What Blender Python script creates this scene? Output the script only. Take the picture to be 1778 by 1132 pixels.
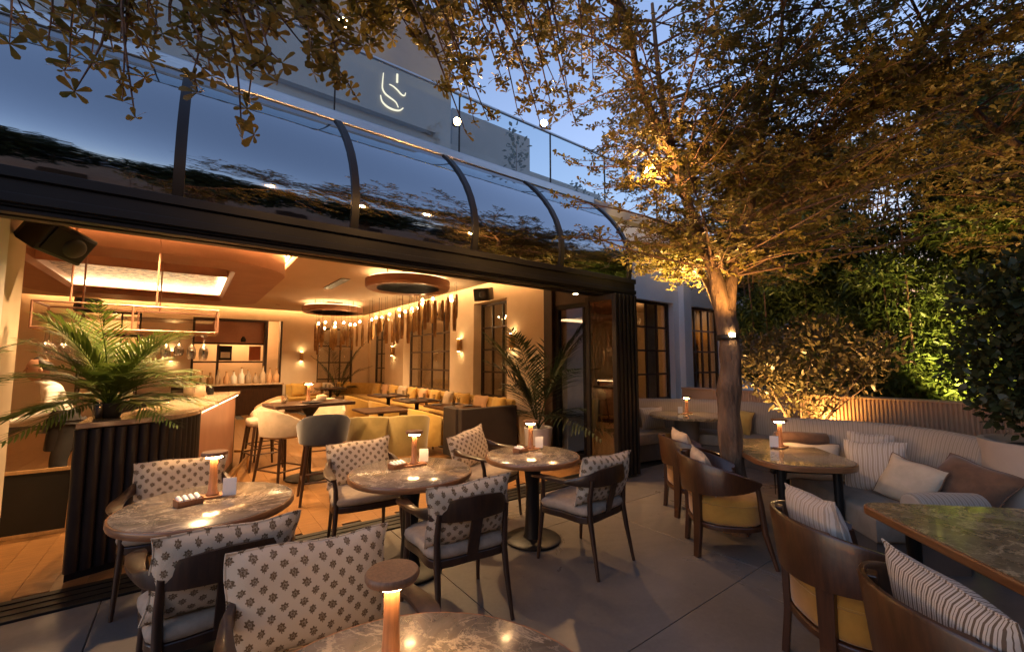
import bpy, math, random
import numpy as np
from mathutils import Vector, Matrix, Euler

R = math.radians
PI = math.pi
scene = bpy.context.scene
for o in list(bpy.data.objects):
    bpy.data.objects.remove(o)
COL = scene.collection

# ------------------------------------------------------------------ camera
cam_data = bpy.data.cameras.new('camera')
cam_data.sensor_width = 36.0
cam_data.lens = 740.0 / 1778.0 * 36.0
cam_data.clip_start = 0.05
cam_data.clip_end = 2000.0
cam = bpy.data.objects.new('camera', cam_data)
cam.location = (0, 0, 1.6)
cam.rotation_euler = (R(90 + 4.71), 0, R(-36.92))
COL.objects.link(cam)
scene.camera = cam

# ------------------------------------------------------------------ dusk sky
SUN_ELEV, SUN_ROT = R(-1.0), R(-100)
world = bpy.data.worlds.new('World')
scene.world = world
world.use_nodes = True
wn = world.node_tree
wn.nodes.clear()
sky = wn.nodes.new('ShaderNodeTexSky')
sky.sky_type = 'NISHITA'
sky.sun_disc = False
sky.sun_elevation = SUN_ELEV
sky.sun_rotation = SUN_ROT
sky.air_density = 1.0
sky.dust_density = 0.3
sky.ozone_density = 1.9
bg = wn.nodes.new('ShaderNodeBackground')
bg.inputs['Strength'].default_value = 1.05
wo = wn.nodes.new('ShaderNodeOutputWorld')
wn.links.new(sky.outputs[0], bg.inputs['Color'])
wn.links.new(bg.outputs[0], wo.inputs['Surface'])

# last trace of daylight: one very weak, very soft sun lamp
sd = bpy.data.lights.new('sun', 'SUN')
sd.energy = 0.02
sd.angle = R(20)
sd.color = (0.8, 0.85, 1.0)
sun = bpy.data.objects.new('sun', sd)
sun.rotation_euler = (R(80), 0, R(-100))
COL.objects.link(sun)

scene.view_settings.view_transform = 'Standard'
scene.view_settings.look = 'None'
scene.view_settings.exposure = 1.6
scene.view_settings.gamma = 1.0
scene.view_settings.use_curve_mapping = False
scene.render.engine = 'CYCLES'
cy = scene.cycles
cy.use_denoising = True
cy.max_bounces = 8
cy.diffuse_bounces = 4
cy.glossy_bounces = 3
cy.transmission_bounces = 4
cy.transparent_max_bounces = 12
cy.sample_clamp_indirect = 3.0
cy.caustics_reflective = False
cy.caustics_refractive = False
cy.use_adaptive_sampling = False

# ------------------------------------------------------------------ helpers
rnd = random.Random(11)
nrg = np.random.default_rng(7)

def smooth_path(pts, n=4, closed=False):
    P = [Vector(p) for p in pts]
    out = []
    m = len(P)
    rng_ = m if closed else m - 1
    for i in range(rng_):
        if closed:
            a, b, c, d = P[(i - 1) % m], P[i], P[(i + 1) % m], P[(i + 2) % m]
        else:
            a, b, c, d = P[max(i - 1, 0)], P[i], P[i + 1], P[min(i + 2, m - 1)]
        for k in range(n):
            t = k / n
            out.append(0.5 * ((2 * b) + (c - a) * t + (2 * a - 5 * b + 4 * c - d) * t * t
                              + (3 * b - a - 3 * c + d) * t ** 3))
    if not closed:
        out.append(P[-1])
    return out

class MB:
    def __init__(self):
        self.v = []
        self.f = []
    def add(self, verts, faces, M=None):
        k = len(self.v)
        for p in verts:
            p = Vector(p)
            if M is not None:
                p = M @ p
            self.v.append(tuple(p))
        self.f += [tuple(i + k for i in fc) for fc in faces]
        return self
    def box(self, c, s, rz=0.0, M=None):
        x, y, z = s[0] / 2, s[1] / 2, s[2] / 2
        vs = [(-x, -y, -z), (x, -y, -z), (x, y, -z), (-x, y, -z), (-x, -y, z), (x, -y, z), (x, y, z), (-x, y, z)]
        T = Matrix.Translation(c) @ Matrix.Rotation(rz, 4, 'Z')
        if M is not None:
            T = T @ M
        return self.add(vs, [(3, 2, 1, 0), (4, 5, 6, 7), (0, 1, 5, 4), (1, 2, 6, 5), (2, 3, 7, 6), (3, 0, 4, 7)], T)
    def bx(self, x0, x1, y0, y1, z0, z1):
        return self.box(((x0 + x1) / 2, (y0 + y1) / 2, (z0 + z1) / 2), (abs(x1 - x0), abs(y1 - y0), abs(z1 - z0)))
    def tube(self, pts, rad, n=8, cap=True, closed=False, flat=1.0):
        P = [Vector(p) for p in pts]
        m = len(P)
        if not hasattr(rad, '__len__'):
            rad = [rad] * m
        k = len(self.v)
        prev = None
        for i in range(m):
            if closed:
                t = P[(i + 1) % m] - P[(i - 1) % m]
            else:
                t = P[min(i + 1, m - 1)] - P[max(i - 1, 0)]
            if t.length < 1e-9:
                t = Vector((0, 0, 1))
            t.normalize()
            if prev is None:
                ref = Vector((0, 0, 1)) if abs(t.z) < 0.9 else Vector((1, 0, 0))
                a = t.cross(ref).normalized()
            else:
                a = (prev - t * prev.dot(t))
                a = a.normalized() if a.length > 1e-6 else t.orthogonal().normalized()
            prev = a
            b = t.cross(a)
            for j in range(n):
                an = 2 * PI * j / n
                self.v.append(tuple(P[i] + (a * math.cos(an) + b * math.sin(an) * flat) * rad[i]))
        seg = m if closed else m - 1
        for i in range(seg):
            for j in range(n):
                i2 = (i + 1) % m
                self.f.append((k + i * n + j, k + i * n + (j + 1) % n, k + i2 * n + (j + 1) % n, k + i2 * n + j))
        if cap and not closed:
            self.f.append(tuple(k + j for j in reversed(range(n))))
            self.f.append(tuple(k + (m - 1) * n + j for j in range(n)))
        return self
    def lathe(self, prof, n=24, c=(0, 0, 0), M=None):
        vs, fs = [], []
        for r, z in prof:
            for j in range(n):
                a = 2 * PI * j / n
                vs.append((c[0] + r * math.cos(a), c[1] + r * math.sin(a), c[2] + z))
        for i in range(len(prof) - 1):
            for j in range(n):
                fs.append((i * n + j, i * n + (j + 1) % n, (i + 1) * n + (j + 1) % n, (i + 1) * n + j))
        if prof[0][0] > 1e-5:
            fs.append(tuple(reversed(range(n))))
        if prof[-1][0] > 1e-5:
            fs.append(tuple((len(prof) - 1) * n + j for j in range(n)))
        return self.add(vs, fs, M)
    def prism(self, poly, z0, z1, M=None):
        n = len(poly)
        vs = [(x, y, z0) for x, y in poly] + [(x, y, z1) for x, y in poly]
        fs = [tuple(reversed(range(n))), tuple(range(n, 2 * n))]
        fs += [(i, (i + 1) % n, n + (i + 1) % n, n + i) for i in range(n)]
        return self.add(vs, fs, M)
    def layers(self, rings, cap=True):
        """rings: list of equal-length 3d loops, skinned one to the next"""
        n = len(rings[0])
        k = len(self.v)
        for r in rings:
            self.v += [tuple(p) for p in r]
        for i in range(len(rings) - 1):
            for j in range(n):
                self.f.append((k + i * n + j, k + i * n + (j + 1) % n, k + (i + 1) * n + (j + 1) % n, k + (i + 1) * n + j))
        if cap:
            self.f.append(tuple(k + j for j in reversed(range(n))))
            self.f.append(tuple(k + (len(rings) - 1) * n + j for j in range(n)))
        return self
    def rail(self, path, dims):
        """horizontal-ish path; dims (width, height) per point"""
        P = [Vector(p) for p in path]
        rings = []
        for i, p in enumerate(P):
            t = P[min(i + 1, len(P) - 1)] - P[max(i - 1, 0)]
            nrm = Vector((t.y, -t.x, 0)).normalized()
            w, h = dims[i]
            c = 0.3
            loop = []
            for (a, b) in ((-1, -1 + c), (-1 + c, -1), (1 - c, -1), (1, -1 + c), (1, 1 - c), (1 - c, 1), (-1 + c, 1), (-1, 1 - c)):
                loop.append(p + nrm * (a * w / 2) + Vector((0, 0, b * h / 2)))
            rings.append(loop)
        return self.layers(rings)
    def sweep(self, path, prof, closed=False):
        """path of (x, y), profile of (offset to the left of travel, z)"""
        P = [Vector((p[0], p[1], 0)) for p in path]
        m = len(P)
        rings = []
        for i, p in enumerate(P):
            if closed:
                t = P[(i + 1) % m] - P[(i - 1) % m]
            else:
                t = P[min(i + 1, m - 1)] - P[max(i - 1, 0)]
            t.normalize()
            nrm = Vector((-t.y, t.x, 0))
            rings.append([p + nrm * d + Vector((0, 0, z)) for d, z in prof])
        if closed:
            rings.append(rings[0])
        return self.layers(rings, cap=not closed)
    def build(self, name, mat, parent=None, smooth=None, bevel=0.0, loc=None, M=None, sub=0):
        me = bpy.data.meshes.new(name)
        me.from_pydata(self.v, [], self.f)
        me.update()
        if smooth is not None:
            me.polygons.foreach_set('use_smooth', [True] * len(me.polygons))
            me.set_sharp_from_angle(angle=R(smooth))
        if mat is not None:
            me.materials.append(mat)
        o = bpy.data.objects.new(name, me)
        COL.objects.link(o)
        if parent is not None:
            o.parent = parent
        if loc is not None:
            o.location = loc
        if M is not None:
            o.matrix_local = M
        if bevel:
            b = o.modifiers.new('bevel', 'BEVEL')
            b.width = bevel
            b.segments = 2
            b.limit_method = 'ANGLE'
            b.angle_limit = R(40)
        if sub:
            s_ = o.modifiers.new('sub', 'SUBSURF')
            s_.levels = sub
            s_.render_levels = sub
        return o

def tag(o, label, cat, group=None):
    o['label'] = label
    o['category'] = cat
    if group:
        o['group'] = group
    return o

def thing(name, label, cat, loc=(0, 0, 0), rz=0.0, group=None):
    o = bpy.data.objects.new(name, None)
    o.empty_display_size = 0.1
    COL.objects.link(o)
    o.location = loc
    o.rotation_euler = (0, 0, rz)
    return tag(o, label, cat, group)

def copy_tree(root, loc=None, rz=None, label=None, parent=None):
    c = root.copy()
    COL.objects.link(c)
    c.parent = parent
    if loc is not None:
        c.location = loc
    if rz is not None:
        c.rotation_euler = (0, 0, rz)
    if label:
        c['label'] = label
    for ch in root.children:
        d = ch.copy()
        COL.objects.link(d)
        d.parent = c
        for g in ch.children:
            e = g.copy()
            COL.objects.link(e)
            e.parent = d
    return c

def structure(o):
    o['kind'] = 'structure'
    return o

def rounded_rect(w, d, r, n=6):
    pts = []
    for cx, cy_, a0 in ((w / 2 - r, d / 2 - r, 0), (-w / 2 + r, d / 2 - r, 90), (-w / 2 + r, -d / 2 + r, 180), (w / 2 - r, -d / 2 + r, 270)):
        for k in range(n + 1):
            a = R(a0 + 90 * k / n)
            pts.append((cx + r * math.cos(a), cy_ + r * math.sin(a)))
    return pts

# ------------------------------------------------------------------ materials
class NT:
    """small helper to write shader node trees"""
    def __init__(self, name):
        self.mat = bpy.data.materials.new(name)
        self.mat.use_nodes = True
        self.t = self.mat.node_tree
        self.t.nodes.clear()
        self.out = self.t.nodes.new('ShaderNodeOutputMaterial')
    def n(self, typ, **kw):
        nd = self.t.nodes.new(typ)
        for k, v in kw.items():
            setattr(nd, k, v)
        return nd
    def link(self, a, b):
        self.t.links.new(a, b)
    def put(self, sock, v):
        if isinstance(v, bpy.types.NodeSocket):
            self.link(v, sock)
        else:
            sock.default_value = v
    def m(self, op, a, b=0.0, c=0.0):
        nd = self.n('ShaderNodeMath', operation=op)
        self.put(nd.inputs[0], a)
        self.put(nd.inputs[1], b)
        self.put(nd.inputs[2], c)
        return nd.outputs[0]
    def mix(self, f, a, b):
        nd = self.n('ShaderNodeMix', data_type='RGBA')
        self.put(nd.inputs[0], f)
        self.put(nd.inputs[6], a if not isinstance(a, tuple) else (*a, 1))
        self.put(nd.inputs[7], b if not isinstance(b, tuple) else (*b, 1))
        return nd.outputs[2]
    def coords(self, scale=(1, 1, 1), kind='Object', rot=(0, 0, 0)):
        tc = self.n('ShaderNodeTexCoord')
        mp = self.n('ShaderNodeMapping')
        mp.inputs['Scale'].default_value = scale
        mp.inputs['Rotation'].default_value = rot
        self.link(tc.outputs[kind], mp.inputs['Vector'])
        return mp.outputs[0]
    def noise(self, vec, scale=5.0, detail=4.0, rough=0.55, dist=0.0):
        nd = self.n('ShaderNodeTexNoise')
        self.put(nd.inputs['Vector'], vec)
        nd.inputs['Scale'].default_value = scale
        nd.inputs['Detail'].default_value = detail
        nd.inputs['Roughness'].default_value = rough
        nd.inputs['Distortion'].default_value = dist
        return nd.outputs[0]
    def ramp(self, f, lo=0.35, hi=0.65):
        nd = self.n('ShaderNodeMapRange')
        nd.interpolation_type = 'SMOOTHSTEP'
        self.put(nd.inputs[0], f)
        nd.inputs[1].default_value = lo
        nd.inputs[2].default_value = hi
        return nd.outputs[0]
    def bump(self, h, strength=0.3, dist=0.01):
        nd = self.n('ShaderNodeBump')
        nd.inputs['Strength'].default_value = strength
        nd.inputs['Distance'].default_value = dist
        self.put(nd.inputs['Height'], h)
        return nd.outputs[0]
    def bsdf(self, color, rough=0.6, metallic=0.0, normal=None, spec=0.5, coat=0.0, trans=0.0, emit=None, estr=0.0, sheen=0.0, sss=None):
        b = self.n('ShaderNodeBsdfPrincipled')
        self.put(b.inputs['Base Color'], color if not isinstance(color, tuple) else (*color, 1))
        self.put(b.inputs['Roughness'], rough)
        b.inputs['Metallic'].default_value = metallic
        b.inputs['Specular IOR Level'].default_value = spec
        b.inputs['Coat Weight'].default_value = coat
        b.inputs['Coat Roughness'].default_value = 0.08
        b.inputs['Transmission Weight'].default_value = trans
        b.inputs['Sheen Weight'].default_value = sheen
        if normal is not None:
            self.link(normal, b.inputs['Normal'])
        if emit:
            b.inputs['Emission Color'].default_value = (*emit, 1)
            b.inputs['Emission Strength'].default_value = estr
        self.link(b.outputs[0], self.out.inputs['Surface'])
        return b

def m_noise(name, c1, c2, rough=0.6, scale=6.0, stretch=(1, 1, 1), metallic=0.0, bump=0.15, bdist=0.004, coat=0.0,
            lo=0.3, hi=0.7, spec=0.5, sheen=0.0, fine=60.0, rvar=0.12, kind='Object'):
    t = NT(name)
    v = t.coords(stretch, kind)
    a = t.noise(v, scale, 5, 0.6, 0.4)
    c = t.mix(t.ramp(a, lo, hi), c1, c2)
    f = t.noise(v, fine, 3, 0.6)
    rr = t.m('ADD', t.m('MULTIPLY', f, rvar), rough - rvar / 2)
    t.bsdf(c, rr, metallic, t.bump(f, bump, bdist), spec, coat, sheen=sheen)
    return t.mat

def m_emit(name, color, strength):
    t = NT(name)
    e = t.n('ShaderNodeEmission')
    e.inputs[0].default_value = (*color, 1)
    e.inputs[1].default_value = strength
    t.link(e.outputs[0], t.out.inputs['Surface'])
    return t.mat

def m_glass(name, tint=(0.9, 0.92, 0.92), refl=0.12, rough=0.01, edge=4.5, wave=0.0):
    """thin architectural glass: see-through sheet with a fresnel reflection"""
    t = NT(name)
    fr = t.n('ShaderNodeLayerWeight')
    fr.inputs[0].default_value = 0.5
    f = t.m('ADD', t.m('MULTIPLY', t.m('POWER', fr.outputs['Facing'], edge), 1.0 - refl), refl)
    tr = t.n('ShaderNodeBsdfTransparent')
    tr.inputs[0].default_value = (*tint, 1)
    gl = t.n('ShaderNodeBsdfGlossy')
    gl.inputs['Roughness'].default_value = rough
    if wave:
        t.link(t.bump(t.noise(t.coords((1, 1, 1)), 2.2, 3), wave, 0.02), gl.inputs['Normal'])
    mx = t.n('ShaderNodeMixShader')
    t.link(f, mx.inputs[0])
    t.link(tr.outputs[0], mx.inputs[1])
    t.link(gl.outputs[0], mx.inputs[2])
    t.link(mx.outputs[0], t.out.inputs['Surface'])
    return t.mat

def m_marble(name, base, vein, dark, scale=2.2, rough=0.16):
    t = NT(name)
    oi = t.n('ShaderNodeObjectInfo')
    va = t.n('ShaderNodeVectorMath', operation='ADD')
    cb = t.n('ShaderNodeCombineXYZ')
    t.link(t.m('MULTIPLY', oi.outputs['Random'], 37.0), cb.inputs[0])
    t.link(t.m('MULTIPLY', oi.outputs['Random'], 11.0), cb.inputs[2])
    t.link(t.coords((1, 1, 1)), va.inputs[0])
    t.link(cb.outputs[0], va.inputs[1])
    v = va.outputs[0]
    w = t.noise(v, scale, 7, 0.66, 0.7)
    cloud = t.ramp(t.noise(v, scale * 1.9, 5, 0.6, 0.6), 0.35, 0.68)
    c = t.mix(cloud, base, dark)
    ridge = t.m('SUBTRACT', 1.0, t.m('MULTIPLY', t.m('ABSOLUTE', t.m('SUBTRACT', w, 0.5)), 30.0))
    ridge = t.ramp(ridge, 0.15, 1.0)
    w2 = t.noise(v, scale * 2.6, 6, 0.66, 0.9)
    ridge2 = t.ramp(t.m('SUBTRACT', 1.0, t.m('MULTIPLY', t.m('ABSOLUTE', t.m('SUBTRACT', w2, 0.47)), 40.0)), 0.2, 1.0)
    c = t.mix(t.m('MULTIPLY', ridge, 0.75), c, vein)
    c = t.mix(t.m('MULTIPLY', ridge2, 0.45), c, vein)
    t.bsdf(c, t.m('ADD', t.m('MULTIPLY', w2, 0.12), rough - 0.04), spec=0.5, coat=0.2)
    return t.mat

def m_leaf(name, c1, c2, rough=0.42, trans=0.35):
    t = NT(name)
    oi = t.n('ShaderNodeNewGeometry')
    v = t.coords((1, 1, 1))
    f = t.m('FRACT', t.m('ADD', t.m('MULTIPLY', oi.outputs['Random Per Island'], 1.0), t.m('MULTIPLY', t.noise(v, 1.7, 2), 0.5)))
    c = t.mix(f, c1, c2)
    d = t.bsdf(c, rough, spec=0.4)
    tl = t.n('ShaderNodeBsdfTranslucent')
    t.link(c, tl.inputs[0])
    mx = t.n('ShaderNodeMixShader')
    mx.inputs[0].default_value = trans
    t.link(d.outputs[0], mx.inputs[1])
    t.link(tl.outputs[0], mx.inputs[2])
    t.link(mx.outputs[0], t.out.inputs['Surface'])
    return t.mat

def m_print(name, ground, ink, cell=0.070):
    """block-printed sprig motif on linen, in the cushion's own x/z plane"""
    t = NT(name)
    tc = t.n('ShaderNodeTexCoord')
    sp = t.n('ShaderNodeSeparateXYZ')
    t.link(tc.outputs['Object'], sp.inputs[0])
    wob = t.noise(tc.outputs['Object'], 9.0, 2)
    X = t.m('ADD', t.m('DIVIDE', sp.outputs[0], cell), t.m('MULTIPLY', wob, 0.5))
    Z = t.m('ADD', t.m('DIVIDE', sp.outputs[2], cell), t.m('MULTIPLY', wob, 0.4))
    def motif(dx, dz):
        u = t.m('SUBTRACT', t.m('FRACT', t.m('ADD', X, dx + 100)), 0.5)
        w = t.m('SUBTRACT', t.m('FRACT', t.m('ADD', Z, dz + 100)), 0.5)
        r = t.m('SQRT', t.m('ADD', t.m('MULTIPLY', u, u), t.m('MULTIPLY', w, w)))
        a = t.m('ARCTAN2', w, u)
        pet = t.m('ADD', 0.190, t.m('MULTIPLY', t.m('COSINE', t.m('ADD', t.m('MULTIPLY', a, 7.0), 1.57)), t.m('ADD', 0.018, t.m('MULTIPLY', wob, 0.03))))
        fl = t.m('LESS_THAN', r, pet)
        eye = t.m('GREATER_THAN', t.m('ABSOLUTE', t.m('SUBTRACT', r, 0.075)), 0.012)
        stem = t.m('MULTIPLY', t.m('LESS_THAN', t.m('ABSOLUTE', u), 0.022),
                   t.m('MULTIPLY', t.m('LESS_THAN', w, 0.0), t.m('GREATER_THAN', w, -0.27)))
        return t.m('MAXIMUM', t.m('MULTIPLY', fl, t.m('ADD', 0.55, t.m('MULTIPLY', eye, 0.45))), stem)
    mk = t.m('MAXIMUM', motif(0, 0), motif(0.5, 0.5))
    weave = t.noise(tc.outputs['Object'], 420.0, 2)
    wear = t.ramp(t.noise(tc.outputs['Object'], 160.0, 3), 0.3, 0.55)
    c = t.mix(t.m('MULTIPLY', mk, t.m('ADD', 0.55, t.m('MULTIPLY', wear, 0.4))), ground, ink)
    crease = t.noise(tc.outputs['Object'], 8.0, 4, 0.55, 1.2)
    hgt = t.m('ADD', t.m('MULTIPLY', weave, 0.10), crease)
    t.bsdf(c, 0.9, normal=t.bump(hgt, 0.45, 0.022), spec=0.2, sheen=0.1)
    return t.mat

def m_stripe(name, c1, c2, pitch=0.045, axis=0, width=0.35, wobble=0.25, attr=None):
    t = NT(name)
    tc = t.n('ShaderNodeTexCoord')
    sp = t.n('ShaderNodeSeparateXYZ')
    t.link(tc.outputs['Object'], sp.inputs[0])
    wob = t.m('MULTIPLY', t.noise(tc.outputs['Object'], 9.0, 2), wobble)
    src = sp.outputs[axis]
    if attr:
        at = t.n('ShaderNodeAttribute')
        at.attribute_name = attr
        src = at.outputs['Fac']
    u = t.m('FRACT', t.m('ADD', t.m('DIVIDE', src, pitch), t.m('ADD', wob, 50.0)))
    s1 = t.m('LESS_THAN', u, width)
    s2 = t.m('LESS_THAN', t.m('ABSOLUTE', t.m('SUBTRACT', u, 0.66)), 0.05)
    weave = t.noise(tc.outputs['Object'], 380.0, 2)
    c = t.mix(t.m('MAXIMUM', s1, s2), c1, c2)
    crease = t.noise(tc.outputs['Object'], 11.0, 3, 0.5, 0.8)
    h = t.m('ADD', t.m('MULTIPLY', weave, 0.3), crease)
    t.bsdf(c, 0.92, normal=t.bump(h, 0.35, 0.012), spec=0.2, sheen=0.1)
    return t.mat

def m_slab(name):
    t = NT(name)
    tc = t.n('ShaderNodeTexCoord')
    oi = t.n('ShaderNodeObjectInfo')
    ge = t.n('ShaderNodeNewGeometry')
    v = ge.outputs['Position']
    big = t.ramp(t.noise(v, 0.9, 6, 0.62, 0.8), 0.3, 0.72)
    fine_ = t.noise(v, 34.0, 4, 0.65)
    spots = t.ramp(t.noise(v, 7.0, 5, 0.7, 0.4), 0.60, 0.74)
    c = t.mix(big, (0.17, 0.15, 0.132), (0.11, 0.096, 0.085))
    c = t.mix(t.m('MULTIPLY', spots, 0.45), c, (0.085, 0.075, 0.066))
    c = t.mix(t.m('MULTIPLY', t.ramp(fine_, 0.35, 0.75), 0.25), c, (0.22, 0.20, 0.185))
    c = t.mix(t.m('MULTIPLY', oi.outputs['Random'], 0.35), c, (0.11, 0.10, 0.092))
    rr = t.m('ADD', t.m('MULTIPLY', big, 0.16), t.m('ADD', 0.26, t.m('MULTIPLY', spots, 0.2)))
    t.bsdf(c, rr, normal=t.bump(fine_, 0.10, 0.003), spec=0.45)
    return t.mat

WARM = (1.0, 0.52, 0.20)
AMBER = (1.0, 0.46, 0.12)
m = {}
m['concrete'] = m_slab('concrete_slab')
m['ground'] = m_noise('dark_ground', (0.06, 0.055, 0.05), (0.035, 0.035, 0.03), 0.9, 2.0)
m['joint'] = m_noise('joint_mortar', (0.09, 0.085, 0.08), (0.06, 0.055, 0.05), 0.9, 8.0)
m['plank'] = m_noise('oak_plank', (0.27, 0.135, 0.05), (0.17, 0.08, 0.028), 0.3, 3.0, (1, 9, 1), bump=0.2, fine=30)
m['plaster_in'] = m_noise('warm_plaster', (0.74, 0.61, 0.46), (0.67, 0.545, 0.40), 0.85, 1.8, bump=0.2, fine=90)
m['ceiling'] = m_noise('ceiling_paint', (0.66, 0.53, 0.41), (0.61, 0.49, 0.37), 0.85, 1.2, bump=0.08)
m['plaster_out'] = m_noise('white_render', (0.86, 0.84, 0.83), (0.79, 0.77, 0.76), 0.85, 1.1, bump=0.3, fine=60)
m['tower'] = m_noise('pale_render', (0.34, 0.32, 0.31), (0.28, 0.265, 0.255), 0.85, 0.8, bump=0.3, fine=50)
m['black'] = m_noise('black_metal', (0.010, 0.009, 0.009), (0.007, 0.0065, 0.007), 0.45, 4.0, bump=0.05, spec=0.3)
m['bronze'] = m_noise('dark_bronze', (0.045, 0.026, 0.018), (0.03, 0.017, 0.012), 0.4, 4.0, bump=0.05)
m['steel'] = m_noise('brushed_steel', (0.55, 0.55, 0.56), (0.45, 0.46, 0.48), 0.3, 8.0, (1, 1, 20), metallic=1.0, bump=0.05)
m['copper'] = m_noise('satin_copper', (0.44, 0.235, 0.16), (0.37, 0.19, 0.125), 0.42, 2.0, metallic=0.3, bump=0.06)
m['brass'] = m_noise('aged_brass', (0.65, 0.42, 0.18), (0.5, 0.32, 0.13), 0.3, 8.0, metallic=1.0, bump=0.05)
m['walnut'] = m_noise('walnut', (0.048, 0.020, 0.009), (0.024, 0.010, 0.0045), 0.36, 7.0, (6, 6, 0.8), bump=0.12, fine=40, coat=0.15)
m['teak'] = m_noise('oiled_teak', (0.064, 0.023, 0.008), (0.036, 0.013, 0.0045), 0.36, 8.0, (7, 7, 0.8), bump=0.12, fine=40, coat=0.15)
m['edge_wood'] = m_noise('table_edge_wood', (0.26, 0.11, 0.04), (0.17, 0.07, 0.026), 0.34, 10.0, (1, 1, 8), bump=0.1, coat=0.2)
m['brass_wood'] = m_noise('light_frame_wood', (0.42, 0.25, 0.11), (0.32, 0.18, 0.075), 0.5, 6.0, (5, 5, 1), bump=0.1)
m['lampwood'] = m_noise('lamp_wood', (0.30, 0.13, 0.055), (0.20, 0.085, 0.034), 0.45, 10.0, (10, 10, 0.7), bump=0.2, fine=50)
m['linen'] = m_noise('seat_linen', (0.42, 0.33, 0.245), (0.345, 0.27, 0.20), 0.92, 20.0, bump=0.35, fine=300, spec=0.2, sheen=0.1)
m['mustard'] = m_noise('mustard_velvet', (0.42, 0.215, 0.035), (0.31, 0.15, 0.022), 0.85, 5.0, bump=0.25, fine=200, spec=0.2, sheen=0.3)
m['cream'] = m_noise('cream_fabric', (0.54, 0.43, 0.32), (0.45, 0.36, 0.26), 0.9, 9.0, bump=0.3, fine=250, spec=0.2)
m['partition'] = m_noise('dark_partition', (0.035, 0.022, 0.016), (0.025, 0.016, 0.012), 0.8, 3.0, bump=0.2, fine=120)
m['brownvelvet'] = m_noise('brown_velvet', (0.17, 0.085, 0.045), (0.10, 0.05, 0.028), 0.8, 7.0, bump=0.3, fine=120, spec=0.25, sheen=0.3)
m['ochre'] = m_noise('ochre_fabric', (0.56, 0.36, 0.10), (0.46, 0.28, 0.07), 0.9, 6.0, bump=0.3, fine=200, spec=0.2, sheen=0.2)
m['peach'] = m_noise('peach_fabric', (0.60, 0.38, 0.22), (0.5, 0.3, 0.17), 0.9, 6.0, bump=0.3, fine=200, spec=0.2)
m['olive'] = m_noise('olive_velvet', (0.30, 0.22, 0.075), (0.22, 0.16, 0.05), 0.82, 4.0, bump=0.2, fine=150, spec=0.25, sheen=0.4)
m['slate'] = m_noise('slate_velvet', (0.045, 0.045, 0.055), (0.03, 0.03, 0.038), 0.8, 4.0, bump=0.2, fine=150, spec=0.25, sheen=0.4)
m['bench_out'] = m_noise('outdoor_weave', (0.30, 0.245, 0.19), (0.24, 0.195, 0.15), 0.92, 8.0, bump=0.35, fine=220, spec=0.2)
m['bench_base'] = m_noise('bench_base', (0.10, 0.085, 0.075), (0.07, 0.06, 0.052), 0.8, 3.0)
m['print'] = m_print('printed_linen', (0.56, 0.44, 0.31), (0.105, 0.058, 0.022))
m['stripe'] = m_stripe('striped_linen', (0.50, 0.43, 0.355), (0.13, 0.09, 0.06), 0.022, width=0.3, wobble=0.12)
m['softstripe'] = m_stripe('soft_striped_linen', (0.52, 0.45, 0.38), (0.36, 0.29, 0.23), 0.036, wobble=0.4)
m['sofastripe'] = m_stripe('sofa_striped_weave', (0.46, 0.38, 0.30), (0.31, 0.245, 0.185), 0.04, width=0.3)
m['sofaback'] = m_stripe('sofa_channel_weave', (0.40, 0.335, 0.27), (0.30, 0.24, 0.185), 0.036, width=0.3, wobble=0.15, attr='arc')
m['marble'] = m_marble('grey_brown_marble', (0.225, 0.185, 0.145), (0.50, 0.41, 0.30), (0.13, 0.105, 0.08), 3.4)
m['marble_green'] = m_marble('olive_marble', (0.225, 0.175, 0.105), (0.50, 0.39, 0.23), (0.13, 0.098, 0.055), 3.0, 0.09)
m['marble_bar'] = m_marble('bar_marble', (0.50, 0.36, 0.24), (0.70, 0.56, 0.40), (0.34, 0.22, 0.14), 1.6, 0.15)
m['flute'] = m_noise('fluted_dark', (0.020, 0.014, 0.014), (0.013, 0.009, 0.010), 0.45, 2.0, bump=0.06)
m['clay'] = m_noise('fluted_clay', (0.44, 0.29, 0.20), (0.38, 0.24, 0.165), 0.8, 2.0, bump=0.15)
m['planter'] = m_noise('planter_render', (0.44, 0.35, 0.28), (0.39, 0.31, 0.245), 0.85, 2.0, bump=0.2)
m['potwhite'] = m_noise('white_pot', (0.62, 0.58, 0.54), (0.55, 0.51, 0.47), 0.6, 3.0, bump=0.1)
m['pot_dark'] = m_noise('dark_pot', (0.03, 0.026, 0.022), (0.02, 0.018, 0.016), 0.5, 3.0)
m['soil'] = m_noise('soil', (0.05, 0.033, 0.02), (0.03, 0.02, 0.013), 0.95, 14.0, bump=0.8, bdist=0.02)
m['bark'] = m_noise('bark', (0.20, 0.125, 0.075), (0.085, 0.05, 0.03), 0.9, 11.0, (1, 1, 0.3), bump=1.0, bdist=0.03, fine=26)
m['twig'] = m_noise('twig', (0.15, 0.085, 0.055), (0.09, 0.05, 0.035), 0.85, 12.0)
m['leaf'] = m_leaf('tree_leaf', (0.11, 0.105, 0.026), (0.185, 0.135, 0.036), 0.4, 0.4)
m['bamboo'] = m_leaf('hedge_leaf', (0.05, 0.085, 0.02), (0.095, 0.12, 0.03), 0.45, 0.3)
m['shrub'] = m_leaf('shrub_leaf', (0.10, 0.085, 0.035), (0.17, 0.125, 0.055), 0.4, 0.25)
m['darkleaf'] = m_leaf('dark_bush_leaf', (0.022, 0.035, 0.012), (0.045, 0.055, 0.02), 0.45, 0.2)
m['palm'] = m_leaf('palm_leaf', (0.10, 0.17, 0.03), (0.17, 0.22, 0.04), 0.4, 0.3)
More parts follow.
